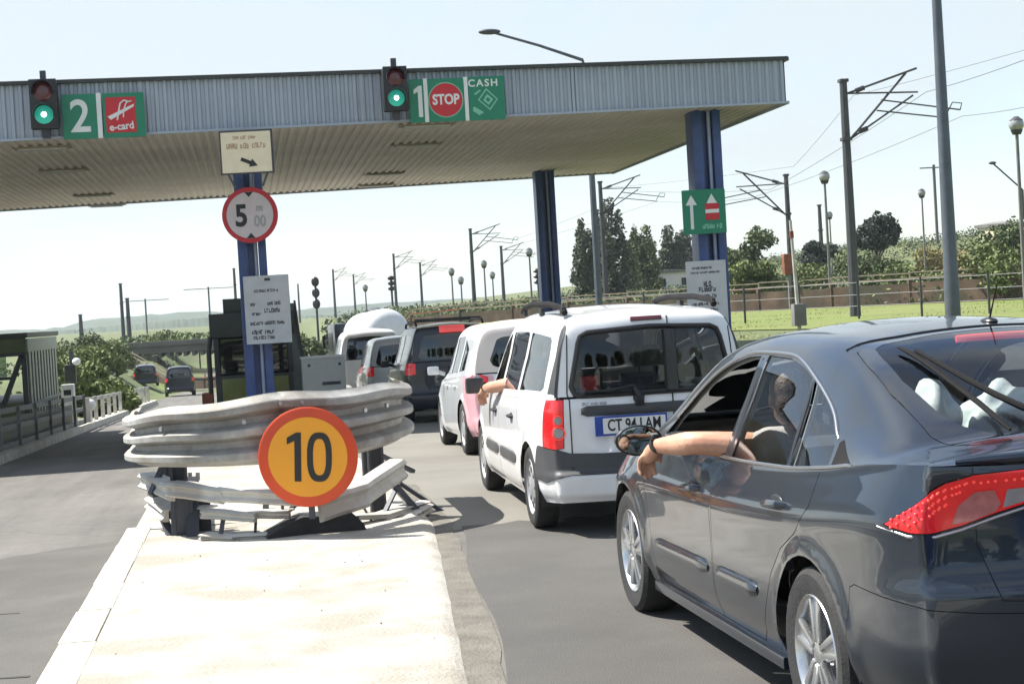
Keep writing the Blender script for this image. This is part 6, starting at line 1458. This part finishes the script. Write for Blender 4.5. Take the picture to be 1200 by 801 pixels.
for hz in (.45, .85, 1.28):
    b = MB(); b.tube([v + Vector((0, 0, hz)) for v in fp], .012, 5); b.build('strand', M['wire'], ff)
p = P(937, 385, 47); cs = empty('barrier_post', (p.x, p.y, gz(p.x, p.y)), 0, 'pale striped post with a grey box standing in the grass', 'post'); hh = P(928, 258, 47).z - gz(p.x, p.y)
b = MB(); b.tube([(0, 0, 0), (-.10, 0, hh)], [.055, .04], 10); b.build('post', M['rail_white'], cs)
for i in (3,):
    b = MB(); b.cyl((-.10*(.3 + i*.18), 0, hh*(.3 + i*.18)), (-.10*(.36 + i*.18), 0, hh*(.36 + i*.18)), .062, n=10); b.build('stripe', M['rust'], cs)
b = MB(); b.box((0, 0, .45), (.36, .3, .62), None, .03); b.build('box', M['pole_conc'], cs)
p = P(924, 308, 90); rb_ = empty('rusty_cabinet', (p.x, p.y, gz(p.x, p.y)), 0, 'rusty orange cabinet beside the second mast', 'cabinet'); hh = P(924, 296, 90).z - gz(p.x, p.y)
b = MB(); b.box((0, 0, hh*.80), (.62, .45, hh*.36), None, .04); b.build('box', M['rust'], rb_); b = MB(); b.box((0, 0, hh*.32), (.16, .16, hh*.62)); b.build('plinth', M['pole_conc'], rb_)

# ------------------------------------------------------------ underpass and buildings
p0 = P(150, 405, 158); p1 = P(247, 402, 158); br_ = empty('underpass_bridge', (0, 0, 0), 0, 'concrete railway bridge over the far road at left', 'bridge')
z_s = P(200, 413, 158).z; zt_ = P(200, 399, 158).z; y_ = p0.y; zr_ = gz(-6, 158)
M['bridge'] = mat('dark_bridge_concrete', (.13, .125, .115), .9, var=.25, scale=.5)
def bb(name, x0, x1, y0, y1, z0, z1, m=None): b = MB(); b.box(((x0+x1)/2, (y0+y1)/2, (z0+z1)/2), (x1-x0, y1-y0, z1-z0), None, .04); return b.build(name, m or M['bridge'], br_)
bb('deck', p0.x - 6, p1.x + 8, y_, y_ + 9, z_s, zt_ - .25); bb('parapet', p0.x - 6, p1.x + 8, y_ - .3, y_ + .1, zt_ - .45, zt_)
bb('abutment', p0.x - 6, p0.x + 2.6, y_ + .3, y_ + 8.6, zr_ - 1, z_s - .01); bb('abutment', p1.x + .6, p1.x + 8, y_ + .3, y_ + 8.6, zr_ - 1, z_s - .01)
for i in range(7): x = p0.x + 2.9 + i*(p1.x - p0.x - 2.6)/6.5; bb('girder', x - .16, x + .16, y_ + .15, y_ + 8.8, z_s - .42, z_s - .004)
for a in (p0.x - 9, ):
    b = MB(); b.prism([(a, zr_ - 1), (p0.x - 5.9, zr_ - 1), (p0.x - 5.9, zt_), (a, zr_ + .5)], y_ - .1, y_ + 1); b.build('wing_wall', M['bridge'], br_)
def house(u, vt, vb, d, w, dp, label, rz=0, m='house'):
    p = P(u, vb, d); z0 = min(p.z, gz(p.x, p.y)) - .5; h = P(u, vt, d).z - z0; r = empty('white_house', (p.x, p.y, z0), rz, label, 'house', 'small white houses')
    b = MB(); b.box((0, 0, h*.40), (w, dp, h*.80)); b.build('wall', M[m], r)
    b = MB(); b.prism([(-w/2 - .1, h*.79), (w/2 + .1, h*.79), (w/2 + .1, h*.83), (0, h*.87), (-w/2 - .1, h*.83)], -dp/2 - .3, dp/2 + .3); b.build('roof', M['pole_conc'], r)
    for x in (-.25, .25):
        b = MB(); b.box((x*w, -dp/2 - .01, h*.50), (w*.16, .08, h*.22)); b.build('window', M['trimblack'], r)
house(772, 312, 345, 170, 5.5, 6, 'small white house among the poplars behind the railway', .3)
house(1196, 246, 275, 110, 3.4, 4, 'white house wall on the hill at the right edge', .4, 'cream_board')
house(757, 333, 350, 180, 3.5, 4, 'low pale shed left of the small white house', .1)

# ------------------------------------------------------------ trees, bushes, grass, far hills
def leaves(blobs, n, size, seed, m, flat=.6):
    rs = np.random.RandomState(seed); V = []; F = []
    vol = np.array([b[1][0]*b[1][1]*b[1][2] for b in blobs])**.67; vol /= vol.sum()
    for (c, r), f in zip(blobs, vol):
        k = max(12, int(n*f)); u = rs.normal(size=(k, 3)); u /= np.linalg.norm(u, axis=1)[:, None]; rad = rs.rand(k, 1)**.38
        rad *= 1 + .22*np.sin(u[:, :1]*5 + seed) * np.cos(u[:, 2:3]*6 + seed*1.7)
        p = np.array(c) + u*rad*np.array(r)
        a = rs.normal(size=(k, 3)); a /= np.linalg.norm(a, axis=1)[:, None]; b_ = np.cross(a, rs.normal(size=(k, 3))); b_ /= np.linalg.norm(b_, axis=1)[:, None]
        s = size*(.6 + .8*rs.rand(k, 1))
        for q in (p - a*s, p + b_*s*flat, p + a*s, p - b_*s*flat): V.append(q)
        base = sum(len(x) for x in V[:-4]); i = np.arange(k)
        F += list(zip(base + i, base + k + i, base + 2*k + i, base + 3*k + i))
    me = bpy.data.meshes.new('crown'); me.from_pydata(np.vstack(V).tolist(), [], [tuple(int(x) for x in f) for f in F]); me.materials.append(M[m]); return me
def tree(name, p, h, blobs, n, size, m, label, seed, trunk=.18, cat='tree', group=None, lean=0):
    r = empty(name, p, 0, label, cat, group); link('crown', leaves(blobs, n, size, seed, m), r)
    rd = random.Random(seed); b = MB(); top = h*.72
    b.tube([(0, 0, -.3), (rd.uniform(-.05, .05)*h*.3, 0, top*.4), (lean, 0, top)], [trunk, trunk*.75, trunk*.2], 8); b.build('trunk', M['bark'], r)
    for i in range(4):
        c, rr = blobs[rd.randrange(len(blobs))]; z = h*rd.uniform(.2, .5); b = MB(); b.tube([(0, 0, z), (c[0]*.5, c[1]*.5, (z + c[2])/2), c], [trunk*.45, trunk*.3, trunk*.08], 6); b.build('limb', M['bark'], r)
    return r
def poplar_blobs(h, w, seed, n=11, low=.12):
    rd = random.Random(seed); o = []
    for i in range(n):
        t = low + (1 - low)*i/(n-1); ww = w*(.42 + .5*math.sin(PI*min(1, t*.85 + .12))**.8)*rd.uniform(.75, 1.1)
        o.append(((rd.uniform(-.6, .6)*w*(1.1 - t), rd.uniform(-.4, .4)*w*(1.1 - t), h*t*.94), (ww*rd.uniform(.5, .9), ww*rd.uniform(.5, .9), h*.075*rd.uniform(.8, 1.6))))
    return o
def crown_blobs(h, w, seed, n=12, z0=.35):
    rd = random.Random(seed); o = []
    for i in range(n):
        a = rd.uniform(0, 2*PI); q = rd.uniform(.1, .75); z = h*rd.uniform(z0, .88); k = math.sqrt(max(.15, 1 - ((z/h - .6)/.45)**2))
        o.append(((w*q*k*math.cos(a), w*q*k*math.sin(a), z), (w*rd.uniform(.28, .5), w*rd.uniform(.28, .5), h*rd.uniform(.10, .17))))
    return o
def attree(u, vt, d): p = P(u, vt, d); g = gz(p.x, p.y) - .1; return Vector((p.x, p.y, g)), p.z - g
for i, (u, vt, d, w, lab, mm) in enumerate(((713, 232, 140, 1.25, 'tallest dark poplar behind the slim mast', 'leaf_dark'), (697, 246, 143, 1.0, 'dark poplar just left of the tallest one', 'leaf_dark'), (681, 258, 138, .95, 'narrow poplar at the left end of the poplar row', 'leaf_dark'),
        (757, 264, 165, 1.35, 'bushy green poplar left of the small white house', 'leaf_mid'), (743, 266, 168, 1.0, 'slender poplar with a bare top beside the bushy one', 'leaf_mid'), (734, 284, 160, .9, 'short poplar between the two poplar groups', 'leaf_mid'),
        (783, 266, 170, 1.5, 'bare stemmed dark tree above the small white house', 'leaf_dark'), (800, 270, 172, 1.35, 'dark tree just left of the right pillar', 'leaf_dark'))):
    p, h = attree(u, vt, d); low = .38 if i > 5 else .10
    bl_ = poplar_blobs(h, w*1.0, 40 + i, 13, low)
    for k in range(3):
        q_ = (.90, .78, .66)[k]; a_ = 2.1*k + i; bl_ += [((c[0] + w*.62*math.cos(a_), c[1] + w*.62*math.sin(a_), c[2]), r_) for c, r_ in poplar_blobs(h*q_, w*.85, 300 + 9*i + k, 10, low*1.1)]
    tree('poplar_tree', p, h, bl_, 5200, .15, mm, lab, 40 + i, .16, 'tree', 'trees behind the railway')
for i, (u, vt, d, w, lab, mm, zz) in enumerate(((868, 266, 120, 2.6, 'broad green tree right of the right pillar', 'leaf_mid', .2), (848, 285, 124, 1.8, 'lower green tree partly behind the right pillar', 'leaf_dark', .2), (1024, 251, 125, 1.75, 'dark spreading pine on the hill', 'leaf_pine', .6), (955, 284, 140, 1.8, 'small dark pine between the masts', 'leaf_pine', .4), (890, 300, 105, 2.2, 'light green shrub tree below the broad tree', 'leaf_light', .15))):
    p, h = attree(u, vt, d); tree('broad_tree', p, h, crown_blobs(h, w, 60 + i, 15, zz), 6000, .15, mm, lab, 60 + i, .17, 'tree', 'trees behind the railway')
def bush(u, vt, d, w, lab, mm, seed, n=2200, size=.17, group='bushes'):
    p, h = attree(u, vt, d); h = max(h, .7)
    r = empty('bush', p, 0, lab, 'bush', group); rd = random.Random(seed)
    bl = [((rd.uniform(-.7, .7)*w, rd.uniform(-.5, .5)*w, h*rd.uniform(.12, .66)), (w*rd.uniform(.28, .5), w*rd.uniform(.28, .5), h*rd.uniform(.2, .34))) for _ in range(11)]
    link('foliage', leaves(bl, n, size, seed, mm), r); b = MB()
    for k in range(3): b = MB(); b.tube([(0, 0, -.1), (rd.uniform(-.4, .4)*w, 0, h*.5)], [.05, .02], 6); b.build('stem', M['bark'], r)
GL = 'bushes on the bank left of the underpass'
for i, (u, vt, d, w, lab, mm) in enumerate(((82, 412, 66, 1.2, 'light green bush directly behind the camera post', 'leaf_light'), (92, 403, 82, 1.6, 'large light green bush on the left bank', 'leaf_light'), (114, 398, 104, 1.7, 'pale green bush left of the bridge', 'leaf_light'), (103, 425, 60, 1.7, 'low green bush behind the white railing', 'leaf_light'), (108, 430, 70, .9, 'low olive bush at the end of the white railing', 'leaf_light'), (124, 392, 128, 2.0, 'light bush above the bridge wing wall', 'leaf_light'), (70, 402, 90, 2.4, 'bush half hidden by the left booth', 'leaf_light'), (95, 388, 120, 2.2, 'mid green bush at the foot of the short far mast', 'leaf_mid'))):
    bush(u, vt, d, w, lab, mm, 80 + i, 5600, .10, GL)
for i, (u, vt, d, w, lab, mm) in enumerate(((205, 387, 178, 4.5, 'pale bush on top of the bridge', 'leaf_light'), (180, 388, 182, 4, 'mid green bush on the bridge left of the pale one', 'leaf_mid'), (232, 385, 185, 4.4, 'green bush on the bridge beside the booth', 'leaf_mid'))):
    p = P(u, vt, d); r = empty('bush', (p.x, p.y, zt_ - 1.5), 0, lab, 'bush', 'bushes above the bridge'); h = p.z - zt_ + 1.5; rd = random.Random(i)
    link('foliage', leaves([((rd.uniform(-.7, .7)*w, rd.uniform(-.4, .4)*w, h*rd.uniform(.2, .7)), (w*.5, w*.5, h*.3)) for _ in range(9)], 2000, .2, 95 + i, mm), r); b = MB(); b.cyl((0, 0, -2), (0, 0, h*.5), .08); b.build('stem', M['bark'], r)
GR = 'bushes on the hill at right'
for i, (u, vt, d, w, lab, mm) in enumerate(((1168, 240, 92, 1.8, 'dark green bush left of the white house on the hill', 'leaf_mid'), (1182, 268, 82, 2.4, 'large light green bush below the white house on the hill', 'leaf_light'), (1142, 285, 95, 1.7, 'dry yellow bush beside the tall lamp post', 'leaf_dry'), (1075, 300, 98, 2.2, 'olive bush left of the tall lamp post', 'leaf_light'), (1045, 296, 104, 2.2, 'green bush below the hill pine', 'leaf_mid'), (1010, 290, 112, 2.2, 'mid green bush right of the largest mast', 'leaf_mid'), (945, 300, 118, 2.6, 'light bush left of the largest mast', 'leaf_light'), (1100, 283, 118, 2.4, 'dry bush on the hill crest by the thin pole', 'leaf_dry'), (905, 312, 110, 2.2, 'low bush behind the rusty cabinet', 'leaf_mid'), (1205, 250, 95, 2.4, 'dark bush at the right frame edge', 'leaf_mid'))):
    bush(u, vt, d, w, lab, mm, 110 + i, 5200, .105, GR)
GM = 'bushes on the far verge beyond the queue'
for i, (u, vt, d, w, lab, mm) in enumerate(((394, 360, 125, 1.1, 'dark conical bush left of the white tank', 'leaf_dark'), (366, 378, 105, 1.7, 'low olive bush right of the booth', 'leaf_mid'), (345, 385, 115, 2.0, 'light bush close to the booth wing', 'leaf_light'), (640, 352, 128, 1.6, 'green bush at the foot of the back pillar', 'leaf_mid'), (660, 345, 132, 1.8, 'dark bush left of the poplars', 'leaf_dark'), (725, 338, 150, 2.0, 'bush under the short poplar', 'leaf_mid'), (815, 335, 140, 2.4, 'bush behind the right notice board', 'leaf_mid'))):
    bush(u, vt, d, w, lab, mm, 140 + i, 2000, .18, GM)
M['field'] = mat('mown_field_grass', (.125, .165, .030), .9, var=.18, scale=.35, var2=(.15, .165, .042), s2=.08, bump=.4, bscale=9)
rows = []
for t in np.linspace(.0, 1, 50):
    p = A_.lerp(B_, t); rows.append([(p.x + (q[0] - p.x)*s_, p.y + (q[1] - p.y)*s_, gz(p.x + (q[0] - p.x)*s_, p.y + (q[1] - p.y)*s_) + .0) for q in [(9.2 + 14*t, 70 - 46*t)] for s_ in np.linspace(.02, 1, 30)])
b = MB(); b.grid(rows); o = b.build('grass_field', M['field'], None, 80)
if o.data.polygons[0].normal.z < 0: o.data.flip_normals()
tag(o, kind='structure')
# grass tufts over the field
rs = np.random.RandomState(3); n = 50000; X = rs.uniform(6.0, 46, n); Y = rs.uniform(26, 118, n)
keep = ((X - A_.x)*(B_.y - A_.y) - (Y - A_.y)*(B_.x - A_.x) > 0); X, Y = X[keep], Y[keep]
Z = np.array([gz(x, y) - .05 for x, y in zip(X, Y)]); hh = rs.uniform(.02, .085, len(X))*(1 + .6*np.sin(X*.7)*np.cos(Y*.4)); a = rs.uniform(0, PI, len(X)); w = rs.uniform(.02, .05, len(X)); dx, dy = np.cos(a)*w, np.sin(a)*w
V = np.stack([np.stack([X-dx, Y-dy, Z], 1), np.stack([X+dx, Y+dy, Z], 1), np.stack([X + rs.normal(size=len(X))*.08, Y + rs.normal(size=len(X))*.08, Z + hh], 1)], 1).reshape(-1, 3)
me = bpy.data.meshes.new('grass'); me.from_pydata(V.tolist(), [], [(3*i, 3*i+1, 3*i+2) for i in range(len(X))]); me.materials.append(mat('field_grass_blades', (.145, .195, .036), .8, var=.25, scale=.25, var2=(.18, .20, .05), s2=.12)); tag(link('grass', me), kind='stuff')
# scrub on the hill and verges
rs = np.random.RandomState(8); bl = []
for i in range(1500):
    x, y = rs.uniform(8, 130), rs.uniform(60, 230)
    if (x - A_.x)*(B_.y - A_.y) - (y - A_.y)*(B_.x - A_.x) > -60: continue
    bl.append(((x, y, gz(x, y) + .1), (rs.uniform(.9, 3.2), rs.uniform(.9, 3.2), rs.uniform(.35, 1.1))))
for i in range(70):
    x, y = rs.uniform(-46, -7), rs.uniform(52, 175); bl.append(((x, y, gz(x, y) + .1), (rs.uniform(.8, 2), rs.uniform(.8, 2), rs.uniform(.3, .9))))
tag(link('scrub', leaves(bl[::3], 80000, .12, 5, 'leaf_mid')), kind='stuff')
tag(link('scrub', leaves(bl[1::3], 60000, .12, 6, 'leaf_dark')), kind='stuff')
tag(link('scrub', leaves(bl[2::3], 50000, .12, 7, 'leaf_light')), kind='stuff')
# far wooded ridges
def ridge(name, d, u0, u1, prof, m, seed):
    rd = np.random.RandomState(seed); us = np.linspace(u0, u1, 160); rows = [[], [], []]; f = pchip(*zip(*prof))
    for i, u in enumerate(us):
        p = P(u, float(f(u)) + rd.normal()*.5, d); q = P(u, float(f(u)), d*1.25)
        g = Vector((p.x, p.y, -9)); fr = P(u, float(f(u)), d*.8); rows[0].append(Vector((fr.x, fr.y, -9))); rows[1].append(Vector((p.x, p.y, p.z))); rows[2].append(Vector((q.x, q.y, -9)))
    b = MB(); b.grid(rows); o = b.build(name, m, None, 0); return tag(o, kind='structure')
wood = mat('far_woodland', (.050, .075, .045), .95, var=.35, scale=.02, detail=8)
ridge('hills', 1500, -300, 1500, [(-300, 385), (-60, 388), (70, 384), (100, 375), (150, 371), (230, 365), (300, 366), (360, 362), (450, 355), (540, 350), (620, 347), (700, 342), (900, 332), (1500, 305)], wood, 2)
ridge('hills', 900, 20, 480, [(20, 392), (110, 384), (180, 377), (240, 372), (330, 370), (480, 366)], wood, 4)

for i, (x, y, h, w) in enumerate(((-9, -34, 9, 3.6), (-3, -40, 10, 4), (4, -36, 9, 3.8), (10, -33, 8.5, 3.6), (17, -38, 10, 4), (24, -30, 8, 3.4))):  # unseen trees added behind the camera to darken the near car's reflections
    tree('broad_tree', (x, y, gz(x, y)), h, crown_blobs(h, w, 200 + i, 13, .12), 1500, .45, 'leaf_dark', ('leftmost', 'second', 'third', 'fourth', 'fifth', 'rightmost')[i] + ' tree of an added unseen row that darkens the car reflections', 200 + i, .2, 'tree', 'added unseen tree row for reflections')
# the car waiting behind, mirrored in the tail of the nearest hatchback
M['blue_car'] = mat('deep_blue_car_paint', (.010, .028, .12), .3, .2, coat=1, var=.05)
car('family_car', pose(2.95, -.75, .0), ESTATE, M['blue_car'], 'deep blue family car waiting behind the slate blue hatchback', [('front_window', g_f), ('side_window', g_r), ('quarter_window', g_q)], rr_xz(0, 1.0, .60, 1.44, .07), tail_s, (), None, glass='glass_dark', n=(50, 18, 60, 12))
# summer haze
hz = MB(); hz.box((0, 2450, 20), (9000, 5600, 70)); o = hz.build('haze', None, None, 0)
hm = bpy.data.materials.new('haze'); hm.use_nodes = True; nt = hm.node_tree; nt.nodes.clear(); ho = N(nt, 'ShaderNodeOutputMaterial'); hv = N(nt, 'ShaderNodeVolumePrincipled')
hv.inputs['Density'].default_value = 0.00022; hv.inputs['Color'].default_value = (.88, .94, 1, 1); hv.inputs['Anisotropy'].default_value = .3; nt.links.new(hv.outputs['Volume'], ho.inputs['Volume'])
o.data.materials.append(hm); tag(o, kind='stuff')
